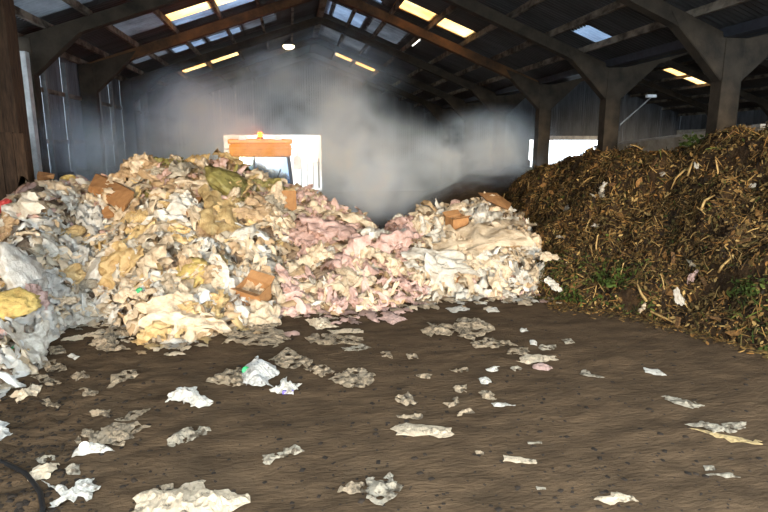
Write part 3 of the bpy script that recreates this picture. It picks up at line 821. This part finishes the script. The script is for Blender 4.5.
# green clumps
def clump(x, y, r, label, heap=compost):
    p, n = heap.hit(x, y); bm = bmesh.new(); rr = random.Random(int(x * 7 + y))
    for _ in range(90):
        d = Vector((rr.gauss(0, 1), rr.gauss(0, 1), abs(rr.gauss(0, .8)))) * r * .5
        R = basis((rr.uniform(-1, 1), rr.uniform(-1, 1), .6), rr.uniform(0, 6.28)); s_ = rr.uniform(.07, .14)
        vs = [bm.verts.new(d + R @ (Vector(q) * s_)) for q in LS[0][0]]
        for q in LS[0][1]: bm.faces.new([vs[z] for z in q])
    o = empty('green_plant_clump', Vector(p) + Vector(n) * .04)
    tag(link('foliage', mesh_from(bm, 'foliage'), M['moss'], o), kind='stuff')
    tag(o, label, 'plant clump')
clump(690, 146, .3, 'dark green leafy clump at the foot of the forked column')
clump(572, 300, .3, 'green weedy clump at the compost toe beside the film')
clump(612, 286, .35, 'bright green leafy clump low on the compost face')
clump(752, 294, .25, 'small green leafy clump among brown leaves')
for i, (x0, y0, x1, y1) in enumerate([(688, 176, 700, 158), (716, 272, 736, 256), (722, 274, 734, 262), (702, 214, 712, 201), (648, 300, 643, 285), (757, 182, 760, 196), (690, 172, 676, 188)]):
    a, na = compost.hit(x0, y0); b, nb = compost.hit(x1, y1)
    o = tube('twig', [Vector(a) + Vector(na) * .08 - Vector(a), (Vector(a) + Vector(b)) / 2 + Vector(na) * .15 - Vector(a), Vector(b) + Vector(nb) * .12 - Vector(a)], [.025, .022, .014], M['stalk'], None, 6)
    o.location = a; tag(o, 'long pale twig sticking out ' + ('below the forked column' if y0 < 220 else 'low on the compost face'), 'twig', 'twigs in the compost')

# ------------------------------------------------------------------ litter on the floor, each piece where it lies
LIT = [
 # outline (pixels on the floor), kind, puff height, crumple, name, label, category, group
 ([(167,399),(178,390),(195,388),(200,394),(213,402),(205,408),(188,407),(182,402),(168,404)], 'white', .09, .06, 'plastic_bag', 'white crumpled bag with dark hollow on the open floor', 'bag', None),
 ([(164,443),(182,430),(194,423),(203,428),(218,433),(205,437),(188,444),(170,447)], 'grey', .05, .05, 'plastic_film', 'grey ragged film piece beside the white crumpled bag', 'film', None),
 ([(112,420),(137,411),(151,408),(173,419),(166,421),(141,420),(124,421)], 'soiled', .03, .03, 'plastic_film', 'long pointed soiled film strip above the bottle', 'film', None),
 ([(74,444),(83,432),(99,432),(128,423),(151,428),(137,435),(124,447),(103,445)], 'soiled', .05, .06, 'plastic_film', 'mud smeared film lump behind the white cup', 'film', None),
 ([(73,457),(81,446),(103,445),(114,451),(99,455),(81,458)], 'white', .07, .04, 'plastic_bag', 'flattened white bag under the white cup', 'bag', None),
 ([(27,476),(33,468),(58,461),(56,472),(46,482),(35,484)], 'cream', .06, .04, 'plastic_film', 'cream film flap beside the black hose', 'film', None),
 ([(44,482),(56,486),(68,491),(93,483),(98,492),(89,503),(66,505),(50,511),(46,503),(58,498)], 'white', .07, .06, 'plastic_bag', 'white torn bag on dark soil beside the black hose', 'bag', None),
 ([(64,470),(79,466),(81,474),(68,477)], 'grey', .04, .03, 'plastic_film', 'small grey film scrap above the white torn bag', 'film', None),
 ([(34,459),(54,457),(56,461),(39,464)], 'grey', .02, .03, 'plastic_film', 'thin grey film strip above the cream flap', 'film', None),
 ([(-8,420),(6,424),(12,436),(0,443),(-8,443)], 'blue_white', .09, .04, 'plastic_bag', 'bluish white bag alone on the dark soil', 'bag', None),
 ([(10,395),(21,393),(31,385),(41,387),(39,397),(25,399),(21,403),(12,399)], 'cream', .06, .05, 'plastic_film', 'cream film tuft below the pile of white bags', 'film', None),
 ([(39,401),(48,399),(62,408),(58,411),(43,406)], 'soiled', .04, .04, 'plastic_film', 'soiled film tail beside the cream tuft', 'film', None),
 ([(108,385),(112,377),(137,371),(139,377),(120,385),(110,389)], 'soiled', .05, .05, 'plastic_film', 'crinkled soiled film below the muddy lump', 'film', None),
 ([(79,389),(99,393),(95,399),(83,397)], 'soiled', .03, .03, 'plastic_film', None, 'film', 's'),
 ([(60,341),(83,335),(104,330),(108,334),(86,339),(70,342)], 'cream', .03, .04, 'plastic_film', 'cream film streak in the dark gap under the heap', 'film', None),
 ([(67,356),(72,354),(80,357),(75,359)], 'white', .02, .02, 'plastic_film', 'tiny white scrap alone in the dark gap', 'film', None),
 ([(91,346),(108,331),(126,329),(128,337),(120,341),(126,354),(99,353)], 'soiled', .1, .12, 'plastic_film', 'muddy brown film lump spilling from the heap toe', 'film', None),
 ([(130,514),(138,497),(143,493),(165,491),(200,486),(220,491),(250,499),(240,508),(225,522),(130,524)], 'cream', .1, .06, 'plastic_bag', 'large cream plastic bag, biggest piece on the floor', 'bag', None),
 ([(159,487),(174,485),(174,491),(162,491)], 'soiled', .03, .03, 'plastic_film', 'small soiled scrap touching the large cream bag', 'film', None),
 ([(89,414),(110,411),(110,417),(93,418)], 'soiled', .03, .04, 'plastic_film', None, 'film', 's'),
 ([(35,362),(54,360),(68,370),(50,372)], 'soiled', .05, .06, 'plastic_film', None, 'film', 's'),
 ([(33,377),(44,374),(62,385),(46,387)], 'soiled', .05, .06, 'plastic_film', None, 'film', 's'),
 ([(37,333),(52,334),(54,339),(31,337)], 'grey', .04, .04, 'plastic_film', None, 'film', 's'),
 ([(48,348),(62,346),(66,353),(50,356)], 'soiled', .05, .06, 'plastic_film', None, 'film', 's'),
 ([(70,376),(84,372),(90,378),(76,382)], 'soiled', .04, .04, 'plastic_film', None, 'film', 's'),
 ([(205,381),(225,371),(240,368),(248,377),(240,386),(219,385)], 'soiled', .05, .05, 'plastic_film', 'tan film spread beside the clear bag', 'film', None),
 ([(242,374),(250,364),(257,359),(263,364),(277,370),(279,374),(271,388),(248,387),(240,383)], 'blue_white', .2, .08, 'plastic_bag', 'upstanding clear white bag beside the green cap', 'bag', None),
 ([(267,391),(281,385),(285,379),(290,385),(300,385),(292,395),(283,395)], 'white', .1, .05, 'carton', 'small white crushed carton with a violet edge', 'carton', None),
 ([(329,381),(345,372),(360,370),(375,377),(372,388),(350,390),(339,386)], 'soiled', .06, .06, 'plastic_film', 'crinkled cream grey film at the middle of the floor', 'film', None),
 ([(269,362),(288,350),(298,356),(314,362),(308,368),(283,370)], 'soiled', .05, .07, 'plastic_film', 'muddy film spread behind the crushed carton', 'film', None),
 ([(304,370),(325,367),(335,374),(321,379)], 'soiled', .03, .05, 'plastic_film', 'muddy film scrap next to the crinkled cream grey film', 'film', None),
 ([(304,321),(325,317),(337,327),(316,329)], 'cream', .05, .05, 'plastic_film', 'cream film piece at the foot of the pink heap', 'film', None),
 ([(327,330),(358,328),(364,333),(333,334)], 'cream', .03, .03, 'plastic_film', 'flat cream strip below the pink heap', 'film', None),
 ([(304,339),(316,334),(345,335),(366,340),(358,345),(312,346)], 'soiled', .05, .05, 'plastic_film', 'broad soiled film below the flat cream strip', 'film', None),
 ([(341,348),(362,345),(372,348),(358,352),(343,352)], 'grey', .02, .03, 'plastic_film', 'thin grey film strip before the broad soiled film', 'film', None),
 ([(257,456),(279,455),(294,447),(300,447),(302,453),(279,459),(271,465),(259,461)], 'grey', .05, .04, 'plastic_film', 'grey twisted film with a raised corner', 'film', None),
 ([(336,492),(345,486),(362,482),(365,494),(345,495)], 'soiled', .04, .05, 'plastic_film', 'soiled film tail of the folded sheet', 'film', None),
 ([(366,482),(383,480),(389,476),(395,482),(405,489),(395,497),(383,508),(374,507),(366,499)], 'grey', .1, .06, 'plastic_film', 'folded grey sheet with a peaked top', 'film', None),
 ([(393,401),(408,393),(419,405),(406,407)], 'soiled', .06, .06, 'plastic_film', 'small muddy film lump with ragged edges', 'film', None),
 ([(225,336),(240,324),(270,326),(291,340),(280,348),(240,346)], 'soiled', .06, .07, 'plastic_film', 'wide muddy film at the heap toe beside the cream sheet', 'film', None),
 ([(394,427),(406,424),(452,428),(449,440),(428,437),(395,437)], 'cream', .03, .02, 'paper_sheet', 'flat cream rectangular sheet lying on bare dirt', 'sheet', None),
 ([(425,331),(430,325),(452,327),(460,320),(478,320),(494,331),(482,338),(469,341),(449,337),(428,337)], 'soiled', .1, .1, 'plastic_film', 'bulky pinkish grey film before the cream mound', 'film', None),
 ([(469,344),(488,339),(510,343),(515,347),(493,349),(473,349)], 'soiled', .04, .05, 'plastic_film', 'flat brownish film beside the bulky pinkish grey film', 'film', None),
 ([(506,351),(530,347),(528,355),(508,355)], 'soiled', .04, .04, 'plastic_film', None, 'film', 's'),
 ([(538,346),(556,346),(554,350),(541,351)], 'grey', .03, .03, 'plastic_film', None, 'film', 'g'),
 ([(518,359),(525,355),(556,356),(557,361),(532,364),(521,363)], 'cream', .03, .03, 'plastic_film', 'cream film patch with a smaller patch beside it', 'film', None),
 ([(532,365),(543,363),(553,368),(545,371),(534,369)], 'pink', .03, .03, 'plastic_film', 'pinkish film scrap below the cream patch', 'film', None),
 ([(580,371),(589,369),(591,374),(611,376),(610,378),(591,376),(582,375)], 'grey', .03, .02, 'plastic_film', 'pale scrap with a thin tail', 'film', None),
 ([(530,341),(536,342),(537,346),(530,345)], 'white', .03, .02, 'plastic_film', None, 'film', 'w'),
 ([(562,341),(571,340),(575,344),(567,345)], 'grey', .02, .02, 'plastic_film', None, 'film', 'g'),
 ([(486,370),(498,366),(498,372),(488,372)], 'white', .03, .03, 'plastic_film', None, 'film', 'w'),
 ([(508,368),(519,366),(524,370),(515,372)], 'grey', .03, .03, 'plastic_film', None, 'film', 'g'),
 ([(478,379),(488,378),(492,383),(482,385)], 'white', .03, .03, 'plastic_film', None, 'film', 'w'),
 ([(478,393),(488,390),(497,398),(491,401),(482,398)], 'soiled', .05, .04, 'plastic_film', None, 'film', 's'),
 ([(492,403),(506,403),(516,405),(506,407),(495,406)], 'white', .02, .01, 'paper_sheet', 'thin bright white strip on bare dirt', 'paper', None),
 ([(442,404),(458,398),(460,404),(449,409)], 'soiled', .04, .05, 'plastic_film', None, 'film', 's'),
 ([(456,414),(471,409),(475,414),(458,417)], 'soiled', .03, .04, 'plastic_film', None, 'film', 's'),
 ([(397,417),(421,416),(421,421),(406,421)], 'soiled', .03, .05, 'plastic_film', None, 'film', 's'),
 ([(503,455),(515,456),(537,460),(536,464),(519,462),(504,461)], 'cream', .02, .01, 'paper_sheet', 'narrow cream strip on bare dirt', 'paper', None),
 ([(380,353),(391,353),(393,359),(382,357)], 'soiled', .03, .04, 'plastic_film', None, 'film', 's'),
 ([(406,355),(417,355),(418,359),(408,360)], 'soiled', .03, .04, 'plastic_film', None, 'film', 's'),
 ([(450,370),(467,368),(468,372),(455,373)], 'soiled', .03, .04, 'plastic_film', None, 'film', 's'),
 ([(452,388),(465,385),(467,392),(455,392)], 'soiled', .03, .05, 'plastic_film', None, 'film', 's'),
 ([(415,375),(432,375),(430,379),(420,379)], 'soiled', .03, .03, 'plastic_film', None, 'film', 's'),
 ([(528,441),(542,441),(542,443),(528,443)], 'grey', .01, .01, 'plastic_film', None, 'film', 'g'),
 ([(475,451),(484,452),(483,455),(476,454)], 'soiled', .02, .02, 'plastic_film', None, 'film', 's'),
 ([(536,486),(546,487),(546,489),(537,489)], 'grey', .01, .01, 'plastic_film', None, 'film', 'g'),
 ([(643,368),(657,369),(667,375),(657,375),(645,372)], 'white', .02, .01, 'paper_sheet', 'clean white paper scrap near the compost toe', 'paper', None),
 ([(657,398),(668,397),(688,401),(703,406),(699,409),(682,407)], 'grey', .03, .03, 'plastic_film', 'pinkish grey film strip below the white paper scrap', 'film', None),
 ([(688,426),(697,423),(722,426),(742,423),(746,428),(734,432),(724,436),(713,435)], 'grey', .05, .04, 'plastic_film', 'grey film wrapped over a yellow strap', 'film', None),
 ([(690,429),(734,437),(763,443),(759,446),(726,441)], 'straw', .02, .01, 'strap', 'thin yellow strap under the grey film', 'strap', None),
 ([(594,500),(610,493),(626,495),(640,501),(626,504),(610,506)], 'cream', .04, .02, 'paper_sheet', 'cream oval film sheet lying alone on bare dirt', 'film', None),
 ([(708,474),(726,472),(755,476),(756,479),(730,478),(710,477)], 'grey', .03, .02, 'plastic_film', 'pale grey film strip below the yellow strap', 'film', None),
 ([(703,465),(715,466),(714,470),(706,470)], 'grey', .02, .02, 'plastic_film', None, 'film', 'g'),
 ([(446,309),(462,306),(470,310),(452,313)], 'white', .03, .03, 'plastic_film', None, 'film', 'w'),
 ([(486,309),(496,308),(500,312),(488,313)], 'white', .03, .03, 'plastic_film', None, 'film', 'w'),
 ([(520,330),(526,329),(528,332),(521,333)], 'white', .02, .02, 'plastic_film', None, 'film', 'w'),
 ([(376,318),(396,315),(408,320),(392,325)], 'pink', .04, .05, 'plastic_film', 'pink film tongue at the foot of the pink heap', 'film', None),
]
SHARED = {'s': ('small muddy film scrap trodden into the dirt floor', 'muddy scraps on the floor'), 'g': ('small pale grey film scrap on the dirt floor', 'pale grey scraps on the floor'),
          'w': ('small white film scrap on the dirt floor', 'white scraps on the floor')}
for i, (poly, k, puff, cr, nm, lab, cat, grp) in enumerate(LIT):
    pts = [ground(x, y) for x, y in poly]; c = sum(pts, Vector()) / len(pts)
    R_ = max((p - c).length for p in pts)
    bm = bmesh.new(); vs = [bm.verts.new((p.x - c.x, p.y - c.y, 0)) for p in pts]; bm.faces.new(vs)
    if bm.faces[:][0].normal.z < 0: bmesh.ops.reverse_faces(bm, faces=bm.faces[:])
    # jagged outline
    bmesh.ops.subdivide_edges(bm, edges=bm.edges[:], cuts=3)
    for v in bm.verts:
        w2 = Vector((v.co.x + c.x, v.co.y + c.y, i)); v.co.x += .22 * R_ * mn.noise(w2 * 12); v.co.y += .25 * R_ * mn.noise(w2 * 12 + Vector((0, 0, 7)))
    bmesh.ops.triangulate(bm, faces=bm.faces[:], ngon_method='BEAUTY')
    for _ in range(2 if R_ < .25 else 3):
        long_ = [e for e in bm.edges if e.calc_length() > max(.03, R_ * .1)]
        if long_: bmesh.ops.subdivide_edges(bm, edges=long_, cuts=1)
        bmesh.ops.triangulate(bm, faces=bm.faces[:])
    if k in ('soiled', 'grey') and R_ > .12:     # torn away patches; keep the largest remnant
        gone = [f_ for f_ in bm.faces if mn.noise(Vector((f_.calc_center_median().x * 8 / max(R_, .3) * .5 + i * 3, f_.calc_center_median().y * 8 / max(R_, .3) * .4, i))) > .30]
        bmesh.ops.delete(bm, geom=gone, context='FACES')
        left, best = set(bm.faces), []
        while left:
            st_ = [left.pop()]; isl = list(st_)
            while st_:
                for e in st_.pop().edges:
                    for f_ in e.link_faces:
                        if f_ in left: left.discard(f_); st_.append(f_); isl.append(f_)
            if len(isl) > len(best): best = isl
        best = set(best); bmesh.ops.delete(bm, geom=[f_ for f_ in bm.faces if f_ not in best], context='FACES')
        bmesh.ops.delete(bm, geom=[v for v in bm.verts if not v.link_faces], context='VERTS')
    bd = {v for e in bm.edges if e.is_boundary for v in e.verts}
    bdl = [v.co.copy() for v in bd]
    for v in bm.verts:
        x, y = v.co.x + c.x, v.co.y + c.y
        e = 0 if v in bd else min(((v.co - q).length for q in bdl), default=0)
        e = min(1, e / (R_ * .35))
        wr_ = max(0, ridge_noise((x * 11 + i, y * 11, i * .7), 4)) * cr * 1.3 * (.35 + .65 * e)
        v.co.z = fz(x, y) - fz(c.x, c.y) + .006 + puff * (.35 if k in ('soiled', 'grey') else .7) * e * (.6 + .5 * mn.noise(Vector((x * 4, y * 4, i)))) + wr_
    o = link(nm, mesh_from(bm, nm), M['floor_' + k], loc=(c.x, c.y, fz(c.x, c.y)))
    so_ = o.modifiers.new('thickness', 'SOLIDIFY'); so_.thickness = .004; so_.offset = 1
    if lab: tag(o, lab, cat)
    else:
        near = min((q for q in LIT if q[5]), key=lambda q: (sum((ground(*z) for z in q[0]), Vector()) / len(q[0]) - c).length)[5]
        for wd in (' with ', ' on ', ' beside ', ' above ', ' below ', ' before ', ' at ', ' under ', ' in ', ' alone', ' lying', ' touching', ' of ', ' behind ', ' next ', ' spilling', ' wrapped', ',', ' spread', ' near '): near = near.split(wd)[0]
        tag(o, SHARED[grp][0].split(' on the')[0].split(' trodden')[0] + ' on the dirt beside the ' + near, cat, SHARED[grp][1])
g = ground(246, 374); cap('bottle_cap', (g.x, g.y, .05), .055, M['green'], 'green plastic lid resting on the clear bag', (1.0, 0, .4))
g = ground(87, 452); cap('paper_cup', (g.x, g.y - .05, .088), .05, M['cap_white'], 'round white cup base on the flattened bag', (.8, .2, -.2))
g = ground(288, 393.5); o = box('violet_wrapper', -.07, .07, -.02, .02, 0, .045, M['violet'], None, .008); o.location = (g.x, g.y, fz(g.x, g.y)); tag(o, 'small violet wrapper at the crushed carton', 'wrapper')
# black hose lying in the dark soil
pts = [ground(x, y) for x, y in ((-20, 455), (0, 462), (14, 469), (26, 477), (35, 487), (41, 498), (43, 510), (42, 525))]
o = tube('black_hose', [Vector((p.x, p.y, fz(p.x, p.y) + .022)) - pts[0] for p in pts], .022, M['hose'], None, 8); o.location = pts[0]
tag(o, 'black rubber hose curving through the dark soil', 'hose')
# clods of dark soil
items = []
cv = np.array([(-.5, -.4, 0), (.5, -.45, 0), (.45, .5, 0), (-.5, .42, 0), (-.3, -.22, .4), (.28, -.3, .5), (.3, .25, .38), (-.26, .3, .5)])
cf = np.array([(0, 1, 5, 4), (1, 2, 6, 5), (2, 3, 7, 6), (3, 0, 4, 7), (4, 5, 6, 7)])
for _ in range(2400):
    if rnd.random() < .45: g = ground(rnd.gauss(20, 45), rnd.uniform(372, 516))
    else: g = ground(rnd.uniform(40, 768), rnd.uniform(320, 512))
    q = rnd.uniform(.8, 1.3); c = lin((44 * q, 36 * q, 28 * q))[:3]; sz = rnd.choice((.015, .02, .025, .04)) * rnd.uniform(.6, 1.4)
    items.append((cv * np.array([1.3, 1, .6]), cf, np.array(Matrix.Rotation(rnd.uniform(0, 6.28), 3, 'Z')) * sz, (g.x, g.y, fz(g.x, g.y) - .004), np.array(c)))
tag(merged_scatter('soil_clods', items, M['litter_mix']), 'countless crumbs of dark soil over the floor', 'soil', kind='stuff')

# ------------------------------------------------------------------ wheel loader behind the heap
LP = at_y(262, 150, 19.6)
ld = tag(empty('wheel_loader', (LP.x, 19.6, 0), 0.0), 'amber roofed wheel loader working behind the waste heap', 'loader')
W2 = 1.0
def wheel(x, y):
    r, wd = .78, .3
    t = lathe('tyre', [(.42, -wd * .9), (.6, -wd), (.72, -wd * .95), (r, -wd * .7), (r + .02, 0), (r, wd * .7), (.72, wd * .95), (.6, wd), (.42, wd * .9)], M['rubber'], ld, 28, 'x', (0, 0, 0))
    t.location = (x, y, r)
    rim = lathe('rim', [(.1, -wd * .6), (.36, -wd * .5), (.43, -wd * .85), (.43, wd * .85), (.36, wd * .5), (.1, wd * .6)], M['loader_yellow'], t, 20, 'x')
for x in (-1.02, 1.02):
    for y in (-1.7, 1.5): wheel(x, y)
prism('rear_body', [(.65, .75), (2.7, .8), (2.85, 1.2), (2.7, 2.0), (1.2, 2.2), (.65, 2.2)], -.78, .78, M['loader_yellow'], ld, 'yz', .05)
prism('front_frame', [(-2.3, .6), (-.5, .5), (-.5, 1.3), (-1.2, 1.6), (-2.1, 1.5)], -.42, .42, M['loader_yellow'], ld, 'yz', .04)
box('cab_floor', -.84, .84, -.75, .75, 1.0, 1.5, M['loader_grey'], ld, .05)
for x in (-1, 1):   # pillars flare outwards going down
    for y in (-.72, .7):
        bm = bmesh.new(); bm_tube(bm, [(x * .98, y, 1.5), (x * .86, y * .95, 2.8)], .065, 6); bmesh.ops.recalc_face_normals(bm, faces=bm.faces[:])
        link('pillar', mesh_from(bm, 'pillar'), M['loader_grey'], ld)
    box('fender', x * 1.02 - .34, x * 1.02 + .34, -2.2, -1.1, 1.58, 1.66, M['loader_grey'], ld, .02)
bm = bmesh.new(); bm_box(bm, -1.02, 1.02, -.92, .9, 3.1, 3.26, .05)
rf = link('cab_roof', mesh_from(bm, 'cab_roof'), M['loader_yellow'], ld)
prism('roof_visor', [(-.95, 2.72), (-.78, 2.68), (.8, 2.68), (.9, 2.8), (.9, 3.12), (-.92, 3.12), (-1.0, 2.95)], -.98, .98, M['loader_yellow'], ld, 'yz', .05)
def pane(name, pts, m):
    bm = bmesh.new(); bm.faces.new([bm.verts.new(p) for p in pts]); o = link(name, mesh_from(bm, name), m, ld)
    s_ = o.modifiers.new('thickness', 'SOLIDIFY'); s_.thickness = .012; return o
pane('windscreen', [(-.2, -.71, 1.5), (.93, -.71, 1.5), (.84, -.67, 2.72), (-.2, -.67, 2.72)], M['cab_glass'])
pane('windscreen', [(-.93, -.71, 1.5), (-.26, -.71, 1.5), (-.26, -.67, 2.72), (-.84, -.67, 2.72)], M['cab_glass_cyan'])
box('mullion', -.26, -.2, -.74, -.64, 1.5, 2.72, M['loader_grey'], ld)
for x in (-1, 1): pane('side_window', [(x * .97, -.68, 1.5), (x * .97, .68, 1.5), (x * .86, .64, 2.72), (x * .86, -.64, 2.72)], M['cab_glass'])
pane('rear_window', [(-.93, .69, 1.5), (.93, .69, 1.5), (.84, .65, 2.72), (-.84, .65, 2.72)], M['cab_glass'])
st = prism('seat', [(-.05, 1.5), (.4, 1.5), (.55, 2.35), (.42, 2.38), (.28, 1.85), (-.05, 1.8)], -.26, .26, M['dark_steel'], ld, 'yz', .04)
tube('steering_column', [(0, -.5, 1.5), (0, -.3, 2.0)], .04, M['dark_steel'], ld)
lathe('steering_wheel', [(.16, -.015), (.2, 0), (.16, .015)], M['dark_steel'], ld, 18).location = (0, -.3, 2.02)
tube('wiper', [(.25, -.76, 1.55), (.62, -.73, 2.3)], .018, M['dark_steel'], ld)
for x in (-1, 1):
    tube('mirror_arm', [(x * .92, -.8, 2.95), (x * 1.16, -.92, 2.92), (x * 1.16, -.92, 2.3)], .025, M['white_paint'], ld)
    box('mirror', x * 1.16 - .12, x * 1.16 + .12, -.96, -.9, 2.3, 2.72, M['white_paint'], ld, .02)
    box('work_light', x * .55 - .12, x * .55 + .12, -1.0, -.88, 3.22, 3.36, M['white_paint'], ld, .02)
    bm = bmesh.new(); bm_tube(bm, [(x * .35, -1.0, 1.55), (x * .45, -2.2, 1.3), (x * .5, -2.9, .7)], [.12, .12, .1], 6)
    bmesh.ops.recalc_face_normals(bm, faces=bm.faces[:]); link('lift_arm', mesh_from(bm, 'lift_arm'), M['loader_yellow'], ld)
b_ = prism('bucket', [(-2.75, .15), (-3.5, .1), (-3.5, .16), (-2.85, .22), (-2.78, .9), (-3.0, 1.15), (-2.9, 1.2), (-2.66, .95)], -1.25, 1.25, M['dark_steel'], ld, 'yz')
bc = lathe('beacon_base', [(.11, 3.24), (.11, 3.3), (.09, 3.32)], M['dark_steel'], ld, 16); bc.location = (-.02, -.5, 0)
bd_ = lathe('beacon', [(.085, 3.32), (.085, 3.42), (.07, 3.47), (.02, 3.49)], M['beacon'], ld, 16); bd_.location = (-.02, -.5, 0); bd_['label'] = 'glowing amber beacon'
bl = bpy.data.lights.new('beacon_light', 'POINT'); bl.energy = 150; bl.color = (1, .55, .2); bl.shadow_soft_size = .04
blo = bpy.data.objects.new('beacon_light', bl); COL.objects.link(blo); blo.parent = ld; blo.location = (-.02, -.5, 3.4)
tube('exhaust_pipe', [(.45, 1.6, 2.15), (.45, 1.6, 2.9)], .06, M['dark_steel'], ld)

# railing outside the far doorway
for i, (px_, top, r) in enumerate([(301, 160, .03), (307, 163, .025), (313, 162, .03), (318.5, 158, .07)]):
    b = at_y(px_, 190, 42.5); t_ = at_y(px_, top, 42.5)
    o = tube('yard_post', [(0, 0, 0), (0, 0, t_.z)], r, M['dark_steel'], None, 8); o.location = (t_.x, 42.5, 0)
    tag(o, 'thick dark post outside the far doorway' if i == 3 else 'thin dark post outside the far doorway', 'post', None if i == 3 else 'thin posts outside the doorway')

# ------------------------------------------------------------------ lamps
lp = tag(empty('highbay_lamp', (0.08, 29.2, 0)), 'glowing round lamp hanging under the roof ridge', 'lamp')
tube('rod', [(0, 0, 8.15), (0, 0, 8.0)], .02, M['dark_steel'], lp)
lathe('shade', [(.07, 8.12), (.12, 8.05), (.3, 7.9), (.31, 7.86), (.28, 7.87)], M['steel'], lp, 24)
lathe('lens', [(.27, 7.87), (.26, 7.78), (.14, 7.71), (.02, 7.7)], M['lamp_on'], lp, 24)
def strip(p, L_, label, rz, hang):
    r = tag(empty('strip_light', p, rz), label, 'lamp')
    box('housing', -L_ / 2, L_ / 2, -.05, .05, .02, .09, M['white_paint'], r, .01)
    tube('tube', [(-L_ / 2 + .03, 0, -.01), (L_ / 2 - .03, 0, -.01)], .03, M['tube_on'], r)
    for x in (-.3, .3): tube('hanger', [(x * L_, 0, .08), (x * L_, 0, hang)], .012, M['dark_steel'], r)
p = at_y(416, 42.5, 23.2); strip(p, 1.3, 'strip light under the roof beside the rusty frame', math.pi / 2, roof_z(p.x) - p.z - .1)
ar = tag(empty('lamp_arm', (9.74, 16.02, 0)), 'slanted pale lamp arm fixed to a forked column', 'lamp arm')
a = at_y(619, 126, 16.0); b = at_y(651, 97, 16.6)
tube('arm', [(-.05, 0, a.z - .02), (a.x - 9.74, 0, a.z), (b.x - 9.74, .55, b.z)], .022, M['pale_post'], ar)
box('bracket', -.06, .1, -.08, .08, a.z - .15, a.z + .12, M['dark_steel'], ar)
c = at_y(650, 93, 16.6); box('lamp_head', b.x - 9.74 - .18, b.x - 9.74 + .14, .5, .62, b.z - .02, b.z + .07, M['white_paint'], ar, .015)

# ------------------------------------------------------------------ steam
def steam(name, lo, hi, blobs, nscale, label, thr=(.42, .62), g=(.6, -.35), color=((.88, .94, 1, 1), (.36, .66, 1, 1))):
    bm = bmesh.new(); prism_xz(bm, [(-6.2, .3), (12.5, .3), (12.5, 4.9), (9.3, 4.9), (RX, 7.95), (-6.2, 5.3)], lo[1], hi[1]); bmesh.ops.recalc_face_normals(bm, faces=bm.faces[:])
    m = bpy.data.materials.new(name); m.use_nodes = True; nt = m.node_tree; nt.nodes.clear(); L = nt.links
    out = N(nt, 'ShaderNodeOutputMaterial'); add = N(nt, 'ShaderNodeAddShader')
    tc = N(nt, 'ShaderNodeTexCoord'); total = None
    nzw = N(nt, 'ShaderNodeTexNoise'); nzw.inputs['Scale'].default_value = .35; L.new(tc.outputs['Object'], nzw.inputs['Vector'])
    for c, r, a in blobs:
        s1 = N(nt, 'ShaderNodeVectorMath', operation='SUBTRACT'); L.new(tc.outputs['Object'], s1.inputs[0]); s1.inputs[1].default_value = c
        s2 = N(nt, 'ShaderNodeVectorMath', operation='DIVIDE'); L.new(s1.outputs[0], s2.inputs[0]); s2.inputs[1].default_value = r
        ln = N(nt, 'ShaderNodeVectorMath', operation='LENGTH'); L.new(s2.outputs[0], ln.inputs[0])
        mr = N(nt, 'ShaderNodeMapRange', interpolation_type='SMOOTHSTEP'); mr.inputs[1].default_value = 1.0; mr.inputs[2].default_value = .15
        mr.inputs[3].default_value = 0; mr.inputs[4].default_value = a; L.new(ln.outputs['Value'], mr.inputs[0])
        if total is None: total = mr.outputs[0]
        else:
            ad = N(nt, 'ShaderNodeMath', operation='ADD'); L.new(total, ad.inputs[0]); L.new(mr.outputs[0], ad.inputs[1]); total = ad.outputs[0]
    nz = N(nt, 'ShaderNodeTexNoise'); nz.inputs['Scale'].default_value = nscale; nz.inputs['Detail'].default_value = 4; nz.inputs['Roughness'].default_value = .55
    nz.inputs['Distortion'].default_value = .6
    L.new(tc.outputs['Object'], nz.inputs['Vector'])
    mr = N(nt, 'ShaderNodeMapRange'); mr.inputs[1].default_value, mr.inputs[2].default_value = thr; mr.inputs[3].default_value = .06; L.new(nz.outputs['Fac'], mr.inputs[0])
    mu = N(nt, 'ShaderNodeMath', operation='MULTIPLY'); L.new(total, mu.inputs[0]); L.new(mr.outputs[0], mu.inputs[1])
    for k, gg in enumerate(g):
        sc_ = N(nt, 'ShaderNodeVolumeScatter'); sc_.inputs['Color'].default_value = color[k]; sc_.inputs['Anisotropy'].default_value = gg
        L.new(mu.outputs[0], sc_.inputs['Density']); L.new(sc_.outputs[0], add.inputs[k])
    L.new(add.outputs[0], out.inputs['Volume'])
    o = link(name, mesh_from(bm, name), m); tag(o, label, 'steam', kind='stuff'); return o
steam('steam', (-9.2, 14.2, .3), (12.5, 38.5, 8.3), [
    ((-1.0, 32, 3.4), (7.5, 8, 5.5), .17),
    ((-3.5, 24, 3.0), (3.6, 6, 3.8), .50),
    ((3.6, 23, 1.7), (4.2, 5, 3.2), .30),
    ((2.6, 18.6, 1.6), (3.0, 2.6, 1.7), .35),
    ((2.4, 24, 3.2), (2.6, 5, 3.0), .26),
    ((8.4, 24, 2.6), (3.6, 5, 2.4), .60),
    ((-5.2, 16.4, 2.6), (1.6, 2.4, 2.0), .3),
    ((-.8, 17.2, 2.9), (2.6, 1.8, 1.5), .10),
    ((1.2, 28, 6.2), (5, 8, 2.6), .18),
], .55, 'white steam drifting over the heaps before the far doorway')
